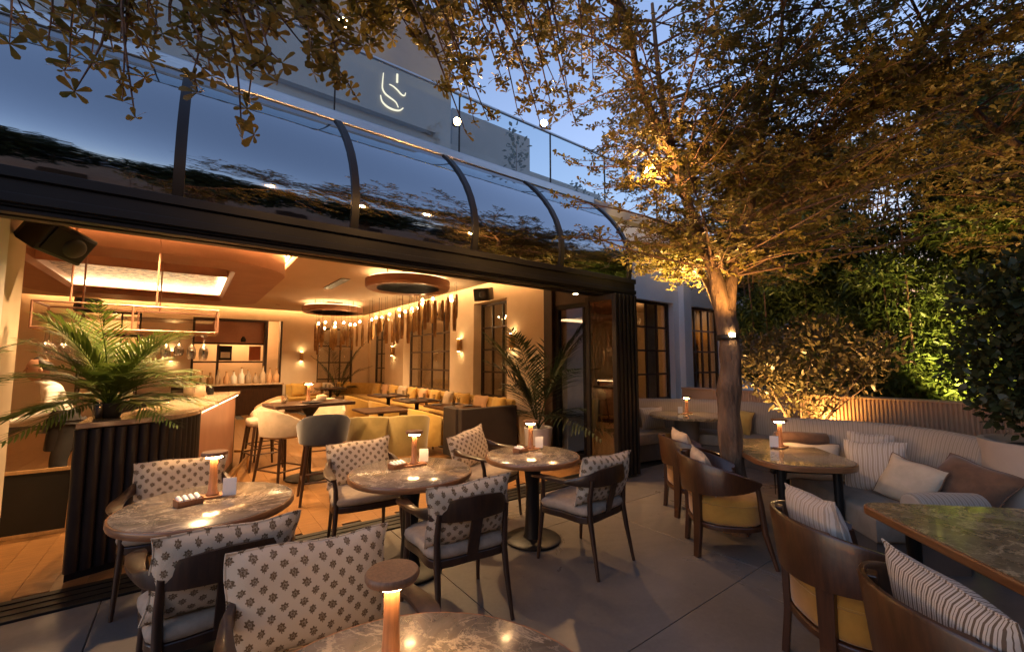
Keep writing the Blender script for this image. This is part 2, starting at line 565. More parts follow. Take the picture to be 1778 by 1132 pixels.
m['palm_dark'] = m_leaf('dark_palm_leaf', (0.018, 0.030, 0.012), (0.032, 0.042, 0.016), 0.5, 0.2)
m['glass'] = m_glass('window_glass', (0.80, 0.80, 0.78), 0.07)
m['railglass'] = m_glass('railing_glass', (0.86, 0.92, 0.94), 0.06, 0.0, 4.5)
m['canopy'] = m_glass('tinted_canopy_glass', (0.10, 0.095, 0.10), 0.62, 0.035, 3.0, 0.12)
m['clear'] = m_glass('clear_glass', (0.88, 0.86, 0.82), 0.12)
m['stemware'] = m_glass('stemware_glass', (0.92, 0.90, 0.86), 0.42, 0.12, 2.5)
m['amberglass'] = m_noise('amber_shell', (0.42, 0.25, 0.10), (0.20, 0.11, 0.045), 0.25, 12.0, (1, 1, 0.4), bump=0.2)
m['paper'] = m_noise('white_card', (0.78, 0.76, 0.72), (0.74, 0.72, 0.68), 0.6, 5.0)
m['skin'] = m_noise('skin', (0.42, 0.22, 0.14), (0.38, 0.19, 0.12), 0.5, 8.0)
m['shirt'] = m_noise('white_shirt', (0.78, 0.76, 0.72), (0.70, 0.68, 0.64), 0.9, 8.0, bump=0.5, bdist=0.01, fine=30)
m['trousers'] = m_noise('dark_trousers', (0.022, 0.02, 0.022), (0.015, 0.014, 0.016), 0.85, 8.0)
m['hair'] = m_noise('dark_hair', (0.02, 0.014, 0.01), (0.012, 0.009, 0.007), 0.5, 20.0)
m['rust'] = m_noise('terracotta_art', (0.50, 0.16, 0.07), (0.42, 0.13, 0.06), 0.8, 3.0)
m['speaker'] = m_noise('speaker_shell', (0.03, 0.024, 0.02), (0.022, 0.018, 0.015), 0.5, 5.0)
m['mesh_metal'] = m_noise('hammered_metal', (0.75, 0.62, 0.42), (0.06, 0.045, 0.03), 0.3, 9.0, (1, 2.2, 1), metallic=0.6, bump=1.0, bdist=0.05, fine=14, lo=0.44, hi=0.56)
# what glows
m['e_lamp'] = m_emit('lamp_glow', (1.0, 0.58, 0.25), 62.0)
m['e_down'] = m_emit('downlight_glow', (1.0, 0.72, 0.42), 8.0)
m['e_cove'] = m_emit('cove_glow', (1.0, 0.54, 0.20), 20.0)
m['e_ring'] = m_emit('ring_glow', (1.0, 0.54, 0.22), 2.2)
m['e_coffer'] = m_emit('coffer_glow', (1.0, 0.64, 0.32), 6.0)
m['e_bulb'] = m_emit('bulb_glow', (1.0, 0.66, 0.30), 30.0)
m['e_sconce'] = m_emit('sconce_glow', (1.0, 0.62, 0.26), 40.0)
m['e_sign'] = m_emit('sign_glow', (1.0, 0.84, 0.60), 0.5)
m['e_panel'] = m_emit('counter_glow', (1.0, 0.62, 0.30), 9.0)

def spot(name, loc, target, watts, size=60, blend=0.6, color=WARM, radius=0.03, parent=None):
    d = bpy.data.lights.new(name, 'SPOT')
    d.energy = watts
    d.spot_size = R(size)
    d.spot_blend = blend
    d.color = color
    d.shadow_soft_size = radius
    o = bpy.data.objects.new(name, d)
    COL.objects.link(o)
    v = Vector(target) - Vector(loc)
    o.rotation_euler = v.to_track_quat('-Z', 'Y').to_euler()
    o.location = loc
    if parent is not None:
        o.parent = parent
    return o

def point(name, loc, watts, color=WARM, radius=0.03, parent=None):
    d = bpy.data.lights.new(name, 'POINT')
    d.energy = watts
    d.color = color
    d.shadow_soft_size = radius
    o = bpy.data.objects.new(name, d)
    COL.objects.link(o)
    o.location = loc
    if parent is not None:
        o.parent = parent
    return o
# ================================================================== SETTING
g = MB().bx(-400, 400, -400, 400, -0.30, -0.06).build('ground', m['ground'])
structure(g)

# patio: concrete slabs with open joints over a mortar bed
bed = MB().bx(-6.0, 13.2, -8.0, 4.06, -0.06, -0.012).build('patio_floor', m['joint'])
structure(bed)
slab_me = MB().bx(-0.998, 0.998, -0.798, 0.798, -0.011, 0.0)
slab0 = None
for i in range(-3, 7):
    for j in range(-3, 2):
        cx, cyy = i * 2.0 + 0.6, 0.81 + j * 1.6
        y1 = cyy + 0.8
        if slab0 is None:
            slab0 = slab_me.build('slab', m['concrete'], bed, bevel=0.003)
            o = slab0
        else:
            o = slab0.copy()
            COL.objects.link(o)
        o.location = (cx, cyy, 0)
for i in range(-3, 7):   # cut row against the threshold
    cx = i * 2.0 + 0.6
    MB().bx(cx - 0.9965, cx + 0.9965, 3.2135, 4.05, -0.011, 0.0).build('slab', m['concrete'], bed, bevel=0.003)

# timber floor indoors
fl = MB().bx(-3.6, 5.2, 4.40, 15.7, -0.06, -0.014).build('interior_floor', m['joint'])
structure(fl)
pw, pl_ = 0.18, 2.2
plank0 = MB().bx(-pw / 2 + 0.001, pw / 2 - 0.001, -pl_ / 2 + 0.001, pl_ / 2 - 0.001, -0.013, 0.0).build('plank', m['plank'], fl, bevel=0.0015)
first = True
for i in range(49):
    off = (i * 0.73) % pl_
    for j in range(7):
        y0 = 4.40 - off + j * pl_
        y1 = y0 + pl_
        if y1 > 15.8 or y0 < 4.40 - 0.01:
            if y0 >= 4.39:
                continue
            # first, cut board of the row
            L = y1 - 4.40
            if L < 0.15:
                continue
            MB().bx(-pw / 2 + 0.001, pw / 2 - 0.001, -L / 2 + 0.001, L / 2 - 0.001, -0.013, 0.0).build(
                'plank', m['plank'], fl, loc=(-3.5 + i * pw, 4.40 + L / 2, 0))
            continue
        o = plank0 if first else plank0.copy()
        if not first:
            COL.objects.link(o)
        first = False
        o.location = (-3.5 + i * pw, (y0 + y1) / 2, rnd.uniform(-0.0006, 0.0006))

# ================================================================== RESTAURANT BUILDING
B = thing('restaurant_building', 'restaurant with warm plaster dining room open to the patio', 'building')

def wall_x(name, Y0, Y1, x0, x1, z0, z1, holes, mat):
    """wall lying along X with rectangular holes (hx0,hx1,hz0,hz1)"""
    mb = MB()
    xs = x0
    for hx0, hx1, hz0, hz1 in sorted(holes):
        mb.bx(xs, hx0, Y0, Y1, z0, z1)
        if hz0 > z0:
            mb.bx(hx0, hx1, Y0, Y1, z0, hz0)
        if hz1 < z1:
            mb.bx(hx0, hx1, Y0, Y1, hz1, z1)
        xs = hx1
    mb.bx(xs, x1, Y0, Y1, z0, z1)
    return mb.build(name, mat, B)

def wall_y(name, X0, X1, y0, y1, z0, z1, holes, mat):
    mb = MB()
    ys = y0
    for hy0, hy1, hz0, hz1 in sorted(holes):
        mb.bx(X0, X1, ys, hy0, z0, z1)
        if hz0 > z0:
            mb.bx(X0, X1, hy0, hy1, z0, hz0)
        if hz1 < z1:
            mb.bx(X0, X1, hy0, hy1, hz1, z1)
        ys = hy1
    mb.bx(X0, X1, ys, y1, z0, z1)
    return mb.build(name, mat, B)

def window(axis, pos, a0, a1, z0, z1, cols, rows, mat='bronze', glass='glass'):
    """steel window with muntins; each pane its own piece"""
    fw, fd = 0.055, 0.06
    mb = MB()
    def b(u0, u1, w0, w1, d=fd):
        if axis == 'x':
            mb.bx(u0, u1, pos - d / 2, pos + d / 2, w0, w1)
        else:
            mb.bx(pos - d / 2, pos + d / 2, u0, u1, w0, w1)
    b(a0, a0 + fw, z0, z1)
    b(a1 - fw, a1, z0, z1)
    b(a0 + fw, a1 - fw, z0, z0 + fw)
    b(a0 + fw, a1 - fw, z1 - fw, z1)
    us = [a0 + fw + (a1 - a0 - 2 * fw) * k / cols for k in range(cols + 1)]
    ws = [z0 + fw + (z1 - z0 - 2 * fw) * k / rows for k in range(rows + 1)]
    mt = 0.038
    for u in us[1:-1]:
        b(u - mt / 2, u + mt / 2, z0 + fw, z1 - fw, 0.046)
    for w in ws[1:-1]:
        b(a0 + fw, a1 - fw, w - mt / 2, w + mt / 2, 0.042)
    fr = mb.build('window', m[mat], B)
    p0 = None
    for i in range(cols):
        for j in range(rows):
            cu, cw = (us[i] + us[i + 1]) / 2, (ws[j] + ws[j + 1]) / 2
            if p0 is None:
                su, sw = us[1] - us[0] - 0.004, ws[1] - ws[0] - 0.004
                q = MB().box((0, 0, 0), (su, 0.006, sw) if axis == 'x' else (0.006, su, sw)).build('pane', m[glass], fr)
                p0 = q
            else:
                q = p0.copy()
                COL.objects.link(q)
            q.location = (cu, pos, cw) if axis == 'x' else (pos, cu, cw)
    return fr

# shell ------------------------------------------------------------
CZ = 3.24
wall_x('back_wall', 15.7, 15.95, -3.6, 5.2, 0, 3.6,
       [(-2.35, -1.15, 0.55, 2.95), (0.0, 2.36, 0.45, 2.9), (3.46, 4.66, 0.35, 2.75)], m['plaster_in'])
wall_y('side_wall', 5.2, 5.5, 5.84, 15.95, 0, 3.6,
       [(7.1, 8.4, 0.8, 2.92), (9.52, 12.45, 0.8, 2.92), (14.0, 15.5, 0.8, 2.92)], m['plaster_in'])
MB().bx(-3.85, -3.6, 5.3, 15.95, 0, 3.6).build('side_wall', m['plaster_in'], B)
# left pier by the opening: stepped plaster
MB().bx(-1.6, -1.12, 4.12, 4.72, 0, 2.9).build('pier', m['plaster_out'], B, bevel=0.01)
MB().bx(-1.6, -1.17, 4.72, 5.35, 0, 3.3).build('pier', m['plaster_in'], B, bevel=0.01)
MB().bx(-3.85, -1.6, 4.12, 5.3, 0, 3.3).build('pier', m['plaster_in'], B)
# ceiling, held back from the walls to leave a lit cove
mb = MB()
mb.bx(-3.35, 1.28, 4.30, 7.02, CZ, CZ + 0.1)
mb.bx(1.28, 4.93, 4.30, 15.42, CZ, CZ + 0.1)
mb.bx(-3.35, 1.28, 12.9, 15.42, CZ, CZ + 0.1)
mb.bx(-3.35, -2.75, 7.02, 12.9, CZ, CZ + 0.1)
mb.build('ceiling', m['ceiling'], B)
MB().bx(-3.85, 5.5, 4.95, 15.95, 3.6, 3.75).build('upper_slab', m['ceiling'], B)
MB().bx(-3.85, 5.3, 4.80, 4.94, 3.35, 4.243).build('upstand', m['flute'], B)
# cove strips standing on the ceiling's edge
MB().bx(4.90, 4.925, 4.6, 15.4, CZ + 0.105, CZ + 0.135).build('cove_light', m['e_cove'], B)
MB().bx(-3.3, 4.88, 15.38, 15.405, CZ + 0.105, CZ + 0.135).build('cove_light', m['e_cove'], B)
# upper coffer: lowered copper ring, recess, hammered panel with a bright rim
def rr_path(x0, x1, y0, y1, r, n=7):
    return [(x + (x0 + x1) / 2, y + (y0 + y1) / 2) for x, y in rounded_rect(x1 - x0, y1 - y0, r, n)]
MB().bx(-2.75, 1.28, 7.02, 12.9, 3.50, 3.58).build('coffer_soffit', m['ceiling'], B)
MB().sweep(rr_path(-2.62, 1.20, 7.1, 12.8, 0.95, 12), [(0.0, 3.00), (0.0, 3.34), (0.72, 3.34), (0.76, 3.28), (0.76, 3.06), (0.70, 3.00)], closed=True).build('coffer_ring', m['copper'], B, smooth=40)
MB().sweep(rr_path(-2.66, 1.24, 7.06, 12.84, 0.98, 12), [(-0.015, CZ + 0.105), (-0.015, CZ + 0.13), (0.01, CZ + 0.13), (0.01, CZ + 0.105)], closed=True).build('cove_light', m['e_cove'], B)
MB().bx(-2.1, 0.36, 9.0, 11.4, 3.16, 3.20).build('coffer_panel', m['mesh_metal'], B)
mb = MB()
mb.bx(-2.15, 0.41, 11.40, 11.48, 3.08, 3.16)
mb.bx(0.36, 0.44, 9.0, 11.40, 3.08, 3.16)
mb.bx(-2.18, -2.10, 9.0, 11.40, 3.08, 3.16)
mb.build('coffer_light', m['e_coffer'], B)
MB().sweep(rr_path(-2.24, 0.50, 8.90, 11.54, 0.05, 2), [(0.0, 3.06), (0.0, 3.50), (0.03, 3.50), (0.03, 3.06)], closed=True).build('coffer_frame', m['copper'], B)
# recessed downlights
DL = [(-0.54, 7.03 - 0.35), (0.47, 6.7), (1.95, 6.9), (1.95, 13.9), (4.4, 10.8), (3.3, 5.6), (0.05, 5.15), (2.4, 10.2)]
for i, (x, y) in enumerate(DL):
    tr = MB().lathe([(0.05, -0.012), (0.062, -0.012), (0.062, 0.0), (0.05, 0.0)], 16, (x, y, CZ)).build('downlight', m['copper'], B)
    MB().lathe([(0.048, -0.006), (0.048, 0.002)], 16, (x, y, CZ)).build('lens', m['e_down'], tr)
    spot('downlight_beam', (x, y, CZ - 0.03), (x, y, 0), 165, 115, 0.7, (1.0, 0.60, 0.27), 0.04, B)
# supply-air slot between the two rings
MB().bx(2.30, 2.48, 8.7, 10.1, CZ - 0.014, CZ - 0.004).build('air_slot', m['bronze'], B)
# windows indoors
window('x', 15.86, -2.35, -1.15, 0.55, 2.95, 3, 4)
window('x', 15.86, 3.46, 4.66, 0.35, 2.75, 3, 4)
window('y', 5.44, 7.1, 8.4, 0.8, 2.92, 3, 4)
window('y', 5.44, 9.52, 12.45, 0.8, 2.92, 4, 4)
window('y', 5.44, 14.0, 15.5, 0.8, 2.92, 3, 4)
# display opening in the back wall: dark frame, shelves
mb = MB()
mb.bx(0.0, 0.06, 15.66, 15.94, 0.45, 2.9)
mb.bx(1.86, 1.95, 15.66, 15.94, 0.45, 2.9)
mb.bx(2.30, 2.36, 15.66, 15.94, 0.45, 2.9)
mb.bx(0.06, 1.86, 15.66, 15.94, 2.84, 2.9)
mb.bx(0.62, 0.68, 15.66, 15.94, 0.45, 2.10)
mb.build('display_frame', m['bronze'], B)
for z in (1.55, 2.12):
    MB().bx(0.06, 1.86, 15.90, 16.3, z, z + 0.05).build('shelf', m['walnut'], B)
MB().bx(0.06, 1.86, 15.90, 15.94, 2.17, 2.84).build('display_panel', m['copper'], B)
# room behind the display and behind the wing windows
mb = MB()
mb.bx(-3.6, 5.2, 17.6, 17.75, 0, 3.6)
mb.bx(-3.75, -3.6, 15.95, 17.75, 0, 3.6)
mb.bx(5.2, 5.35, 15.95, 17.75, 0, 3.6)
mb.build('pantry_wall', m['plaster_in'], B)
MB().bx(-3.6, 5.2, 15.95, 17.6, 3.25, 3.35).build('pantry_ceiling', m['ceiling'], B)
point('pantry_light', (1.2, 16.9, 2.9), 50, WARM, 0.1, B)
point('pantry_light', (-1.8, 16.9, 2.9), 25, WARM, 0.1, B)
# wing to the right, set back from the canopy
wall_x('front_wall', 5.5, 5.75, 5.36, 12.6, 0, 4.5,
       [(7.08, 8.73, 0.75, 2.91), (9.45, 10.9, 0.75, 2.91)], m['plaster_out'])
MB().bx(8.93, 9.25, 5.36, 5.5, 0, 4.5).build('pilaster', m['plaster_out'], B, bevel=0.012)
MB().bx(5.36, 12.6, 5.44, 5.80, 4.5, 4.6).build('coping', m['plaster_out'], B, bevel=0.01)
window('x', 5.66, 7.08, 8.73, 0.75, 2.91, 4, 4)
window('x', 5.66, 9.45, 10.9, 0.75, 2.91, 4, 4)
mb = MB()
mb.bx(5.5, 12.6, 9.6, 9.75, 0, 3.3)
mb.bx(12.45, 12.6, 5.75, 9.6, 0, 3.3)
mb.bx(5.5, 12.6, 5.75, 15.95, 3.3, 3.4)
mb.bx(8.6, 8.75, 9.75, 15.95, 0, 3.3)
mb.bx(5.5, 8.6, 15.8, 15.95, 0, 3.3)
mb.bx(5.5, 12.6, 5.75, 15.95, -0.06, -0.01)
mb.build('wing_room', m['plaster_in'], B)
# curtains standing in the wing windows
def curtain(x0, x1, y, mat):
    n = int((x1 - x0) / 0.02)
    path = [(x0 + (x1 - x0) * k / n, y + 0.022 * math.sin(k * 1.25)) for k in range(n + 1)]
    return MB().sweep(path, [(0, 0.1), (0, 3.0), (0.008, 3.0), (0.008, 0.1)]).build('curtain', m[mat], B, smooth=60)
curtain(8.35, 8.75, 5.95, 'cream')
curtain(10.1, 10.5, 5.95, 'peach')
curtain(9.95, 10.1, 6.0, 'rust')
point('wing_light', (8.2, 7.9, 2.8), 6, WARM, 0.12, B)
point('wing_light', (10.6, 7.9, 2.8), 5, WARM, 0.12, B)
point('wing_light', (7.0, 11.5, 2.8), 26, WARM, 0.12, B)
# roof terrace
mb = MB()
mb.bx(-6, 5.36, 4.96, 18, 4.2, 4.34)
mb.bx(5.36, 12.6, 5.8, 18, 4.2, 4.34)
mb.build('terrace_deck', m['tower'], B)
# outer walls nobody sees through the opening
MB().bx(-6, -1.6, 4.95, 5.1, 2.9, 4.2).build('front_wall', m['plaster_out'], B)

# ------------------------------------------------------------------ curved glass canopy
K = thing('glass_canopy', 'curved tinted glass canopy on a black beam above the open front', 'canopy')
PROF = [(4.05, 2.84), (4.02, 3.0), (4.02, 3.15), (4.055, 3.32), (4.12, 3.48), (4.21, 3.64), (4.32, 3.79), (4.45, 3.94), (4.60, 4.09), (4.78, 4.24)]
RIBX = [-2.78, -1.46, -0.14, 1.17, 2.5, 3.84, 5.26]
def canopy_strip(x0, x1, dy, th):
    rings = []
    out = []
    for k, (y, z) in enumerate(PROF):
        a = PROF[max(k - 1, 0)]
        b = PROF[min(k + 1, len(PROF) - 1)]
        t = Vector((0, b[0] - a[0], b[1] - a[1])).normalized()
        nrm = Vector((0, -t.z, t.y))
        p = Vector((0, y, z)) + nrm * dy
        q = p - nrm * th
        rings.append([(x0, p.y, p.z), (x1, p.y, p.z), (x1, q.y, q.z), (x0, q.y, q.z)])
    return MB().layers(rings)
for x in RIBX:
    canopy_strip(x - 0.035, x + 0.035, 0.022, 0.10).build('rib', m['black'], K, smooth=50)
for a, b in zip(RIBX[:-1], RIBX[1:]):
    canopy_strip(a + 0.036, b - 0.036, 0.0, 0.012).build('pane', m['canopy'], K, smooth=50)
mb = MB().bx(-5.9, 5.34, 4.00, 4.28, 2.58, 2.835)
bm_ = mb.build('fascia_beam', m['black'], K, bevel=0.006)
for y0, y1, z0, z1 in ((3.975, 4.0, 2.60, 2.66), (3.975, 4.0, 2.76, 2.83), (4.02, 4.10, 2.545, 2.578), (4.15, 4.24, 2.545, 2.578)):
    MB().bx(-5.9, 5.34, y0, y1, z0, z1).build('track', m['black'], bm_, bevel=0.004)
MB().bx(-5.9, 5.34, 4.78, 4.955, 4.245, 4.37).build('eave_rail', m['steel'], K, bevel=0.015)
MB().bx(5.262, 5.345, 3.99, 4.14, 0, 2.577).build('post', m['black'], K, bevel=0.006)
lamp_ = MB().lathe([(0.045, -0.02), (0.045, 0.0)], 16, (4.2, 4.13, 2.543)).build('soffit_light', m['steel'], K)
MB().lathe([(0.035, -0.024), (0.035, -0.021)], 16, (4.2, 4.13, 2.543)).build('lens', m['e_down'], lamp_)
spot('soffit_beam', (4.2, 4.13, 2.50), (4.1, 3.6, 0), 40, 110, 0.8, WARM, 0.04, K)
# glazed return at the right end
mb = MB()
mb.bx(5.17, 5.25, 4.30, 4.36, 0, 2.575)
mb.bx(5.17, 5.25, 5.52, 5.60, 0, 2.575)
mb.bx(5.17, 5.25, 4.36, 5.52, 2.50, 2.575)
mb.bx(5.17, 5.25, 4.36, 5.52, 0.0, 0.08)
mb.bx(5.185, 5.235, 4.90, 4.95, 0.08, 2.5)
rf = mb.build('return_frame', m['black'], K, bevel=0.004)
MB().bx(5.207, 5.213, 4.36, 4.90, 0.08, 2.5).build('pane', m['glass'], rf)
MB().bx(5.207, 5.213, 4.95, 5.52, 0.08, 2.5).build('pane', m['glass'], rf)
MB().bx(5.16, 5.26, 4.16, 5.62, 2.577, 3.6).build('return_header', m['bronze'], K)
MB().bx(5.10, 5.32, 5.61, 5.83, 0, 3.6).build('corner_post', m['bronze'], K, bevel=0.006)
# stacked folding leaves
for i in range(6):
    x = 4.66 + i * 0.085
    lf = MB()
    lf.bx(x - 0.022, x + 0.022, 3.80, 3.87, 0.03, 2.54)
    lf.bx(x - 0.022, x + 0.022, 4.30, 4.37, 0.03, 2.54)
    lf.bx(x - 0.022, x + 0.022, 3.87, 4.30, 0.03, 0.12)
    lf.bx(x - 0.022, x + 0.022, 3.87, 4.30, 2.46, 2.54)
    leaf_ = lf.build('folding_leaf', m['black'], K, bevel=0.004)
    MB().bx(x - 0.004, x + 0.004, 3.87, 4.30, 0.12, 2.46).build('pane', m['glass'], leaf_)
th = MB().bx(-3.6, 5.34, 4.06, 4.40, -0.02, 0.012).build('threshold', m['black'], K, bevel=0.004)
for y in (4.14, 4.23, 4.32):
    MB().bx(-3.6, 5.34, y, y + 0.025, 0.012, 0.018).build('track', m['black'], th)

# ------------------------------------------------------------------ terrace glass railing
G_ = thing('glass_railing', 'frameless glass railing along the roof terrace edge', 'railing', (0, 4.9, 4.372))
JX = [-2.0, -0.41, 1.16, 2.78, 4.45, 5.75, 7.3, 8.9, 10.5]
for a, b in zip(JX[:-1], JX[1:]):
    MB().bx(a + 0.008, b - 0.008, -0.006, 0.006, 0.0, 0.87).build('pane', m['railglass'], G_)
for x in JX[1:]:
    MB().bx(x - 0.007, x + 0.007, -0.012, 0.012, 0.0, 0.87).build('post', m['black'], G_)
MB().bx(-2.0, 10.5, -0.02, 0.02, 0.87, 0.90).build('handrail', m['steel'], G_, bevel=0.006)
MB().bx(5.4, 10.5, -0.06, 0.10, -0.2, -0.001).build('kerb', m['tower'], G_)

# ------------------------------------------------------------------ tower with monogram, rooftop volumes
T = thing('stair_tower', 'pale stair tower rising behind the terrace with a lit monogram', 'tower')
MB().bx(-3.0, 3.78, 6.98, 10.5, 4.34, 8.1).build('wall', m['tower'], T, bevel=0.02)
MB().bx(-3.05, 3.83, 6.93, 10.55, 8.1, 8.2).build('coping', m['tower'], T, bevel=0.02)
MB().bx(0.6, 3.4, 6.86, 6.975, 5.78, 5.84).build('ledge', m['tower'], T)
sg = thing('monogram_sign', 'illuminated metal S monogram on the stair tower', 'sign', (0, 6.95, 0))
def stroke(name, pts, r):
    P = smooth_path([(x, 0, z) for x, z in pts], 5)
    n = len(P)
    rad = [r * (0.45 + 0.75 * math.sin(PI * (0.12 + 0.76 * i / (n - 1)))) for i in range(n)]
    return MB().tube(P, rad, 8, flat=0.8).build(name, m['e_sign'], sg, smooth=60)
stroke('stroke', [(2.43, 6.58), (2.42, 6.42), (2.42, 6.30), (2.47, 6.22), (2.56, 6.18), (2.66, 6.14), (2.71, 6.06)], 0.014)
stroke('stroke', [(2.54, 6.42), (2.61, 6.41), (2.69, 6.37), (2.76, 6.32), (2.82, 6.32), (2.84, 6.38)], 0.013)
stroke('stroke', [(2.39, 6.16), (2.42, 6.06), (2.51, 6.00), (2.62, 5.985), (2.73, 6.01), (2.80, 6.08)], 0.016)
MB().bx(2.66, 2.69, -0.02, 0.0, 6.50, 6.66).build('stroke', m['e_sign'], sg)
rb = thing('rooftop_room', 'plain pale rooftop room beyond the stair tower', 'building')
MB().bx(4.9, 7.4, 9.0, 12.5, 4.34, 7.9).build('wall', m['tower'], rb, bevel=0.02)
MB().bx(4.2, 9.2, 8.0, 8.2, 4.34, 6.35).build('parapet', m['tower'], rb)
nh = thing('neighbouring_house', 'low house with a shallow pitched roof behind the railing', 'house', (12.6, 14.5, 0))
mb = MB()
mb.bx(-2.4, 5.0, -1.5, 3.0, 0, 8.4)
mb.build('wall', m['tower'], nh)
MB().add([(-2.6, -1.7, 8.4), (5.2, -1.7, 8.4), (5.2, 3.2, 8.4), (-2.6, 3.2, 8.4), (-0.9, 0.7, 9.6), (4.0, 0.7, 9.6)],
         [(0, 1, 5, 4), (1, 2, 5), (2, 3, 4, 5), (3, 0, 4), (3, 2, 1, 0)]).build('roof', m['clay'], nh)
# ================================================================== PATIO FURNITURE
def pillow_mb(w, h, t, nu=14, nv=12, pinch=0.06, seed=0, sag=0.0):
    rr = random.Random(seed)
    ph = [rr.uniform(0, 6.28) for _ in range(4)]
    mb = MB()
    rings = []
    def P(u, v, side):
        # u, v in -1..1
        k = (1 - abs(u) ** 2.6) * (1 - abs(v) ** 2.6)
        d = t / 2 * (max(k, 0) ** 0.5)
        d *= 1 + 0.10 * math.sin(3.1 * u + ph[0]) * math.sin(2.7 * v + ph[1])
        x = u * w / 2 * (1 - pinch * (1 - v * v) * 0.0 - pinch * (1 - abs(v) ** 2) * abs(u) ** 3)
        z = v * h / 2 * (1 - pinch * (1 - abs(u) ** 2) * abs(v) ** 3)
        z -= sag * (1 - abs(u) ** 2) * (v + 1) * 0.5
        x += 0.006 * math.sin(5 * v + ph[2])
        z += 0.006 * math.sin(5 * u + ph[3])
        return (x, side * d, z)
    vs, fs = [], []
    idx = {}
    for s in (-1, 1):
        for i in range(nu + 1):
            for j in range(nv + 1):
                u, v = -1 + 2 * i / nu, -1 + 2 * j / nv
                u = math.copysign(abs(u) ** 0.8, u)
                v = math.copysign(abs(v) ** 0.8, v)
                edge = i in (0, nu) or j in (0, nv)
                if edge and s == 1:
                    idx[(s, i, j)] = idx[(-1, i, j)]
                else:
                    idx[(s, i, j)] = len(vs)
                    vs.append(P(u, v, s))
        for i in range(nu):
            for j in range(nv):
                q = (idx[(s, i, j)], idx[(s, i + 1, j)], idx[(s, i + 1, j + 1)], idx[(s, i, j + 1)])
                fs.append(q if s == -1 else q[::-1])
    mb.add(vs, fs)
    return mb, vs, idx, nu, nv

def cushion(label, mat, w, h, t, loc, rz, tilt=15, roll=0, group=None, seed=0, sag=0.0, name='cushion', piping=None):
    """upright cushion; loc is the middle of its lower edge, leaning back by tilt about its own width axis"""
    mb, vs, idx, nu, nv = pillow_mb(w, h, t, seed=seed, sag=sag)
    M = Matrix.Translation(loc) @ Matrix.Rotation(rz, 4, 'Z') @ Matrix.Rotation(R(tilt), 4, 'X') @ Matrix.Rotation(R(roll), 4, 'Y') @ Matrix.Translation((0, 0, h / 2 * 0.96))
    o = mb.build(name, m[mat], None, smooth=70)
    o.matrix_world = M
    tag(o, label, 'cushion', group)
    loop = [idx[(-1, i, 0)] for i in range(nu)] + [idx[(-1, nu, j)] for j in range(nv)] + [idx[(-1, i, nv)] for i in range(nu, 0, -1)] + [idx[(-1, 0, j)] for j in range(nv, 0, -1)]
    MB().tube([vs[k] for k in loop], 0.0045, 5, closed=True).build('piping', m[piping or mat], o, smooth=60)
    return o

# ---- armchair A: bentwood rail, linen seat ------------------------
def chair_a(label, loc, rz, group='bentwood armchairs at the small round tables'):
    t = thing('armchair', label, 'chair', loc, rz, group)
    W_ = m['walnut']
    for s in (-1, 1):
        MB().tube([(s * 0.285, 0.245, 0.0), (s * 0.272, 0.225, 0.25), (s * 0.262, 0.212, 0.42), (s * 0.268, 0.20, 0.56), (s * 0.285, 0.185, 0.655)],
                  [0.0125, 0.018, 0.0215, 0.0185, 0.016], 10).build('leg', W_, t, smooth=50)
        MB().tube([(s * 0.245, -0.315, 0.0), (s * 0.232, -0.265, 0.25), (s * 0.228, -0.235, 0.42), (s * 0.232, -0.24, 0.56), (s * 0.228, -0.262, 0.70)],
                  [0.0125, 0.0185, 0.022, 0.019, 0.016], 10).build('leg', W_, t, smooth=50)
    fr = []
    for x, y in smooth_path([(-0.25, -0.225, 0), (0, -0.25, 0), (0.25, -0.225, 0), (0.275, 0.0, 0), (0.28, 0.22, 0), (0, 0.26, 0), (-0.28, 0.22, 0), (-0.275, 0, 0)], 4, True) and \
            [(p.x, p.y) for p in smooth_path([(-0.25, -0.225, 0), (0, -0.25, 0), (0.25, -0.225, 0), (0.275, 0.0, 0), (0.28, 0.22, 0), (0, 0.26, 0), (-0.28, 0.22, 0), (-0.275, 0, 0)], 4, True)]:
        fr.append((x, y))
    MB().prism([(x * 0.98, y * 0.98) for x, y in fr], 0.375, 0.425).build('seat_frame', W_, t, smooth=30, bevel=0.006)
    rings = []
    for k, z in ((0.90, 0.425), (0.975, 0.432), (1.0, 0.455), (0.985, 0.478), (0.92, 0.493), (0.7, 0.502), (0.35, 0.504)):
        rings.append([(x * k, y * k, z) for x, y in fr])
    MB().layers(rings).build('seat', m['linen'], t, smooth=60)
    path = smooth_path([(-0.298, 0.285, 0.655), (-0.312, 0.20, 0.668), (-0.315, 0.08, 0.672), (-0.302, -0.06, 0.672), (-0.268, -0.19, 0.688), (-0.17, -0.285, 0.712), (0, -0.322, 0.722),
                        (0.17, -0.285, 0.712), (0.268, -0.19, 0.688), (0.302, -0.06, 0.672), (0.315, 0.08, 0.672), (0.312, 0.20, 0.668), (0.298, 0.285, 0.655)], 4)
    key = [(0.045, 0.02), (0.082, 0.022), (0.074, 0.026), (0.05, 0.034), (0.032, 0.075), (0.026, 0.125), (0.026, 0.142)]
    key = key + key[-2::-1]
    dims = []
    for i in range(len(key) - 1):
        for k in range(4):
            f = k / 4
            dims.append((key[i][0] * (1 - f) + key[i + 1][0] * f, key[i][1] * (1 - f) + key[i + 1][1] * f))
    dims.append(key[-1])
    MB().rail(path, dims).build('arm_rail', W_, t, smooth=50)
    MB().add(*box_between((0, -0.240, 0.42), (0, -0.318, 0.69), 0.075, 0.016)).build('back_splat', W_, t, bevel=0.004)
    return t

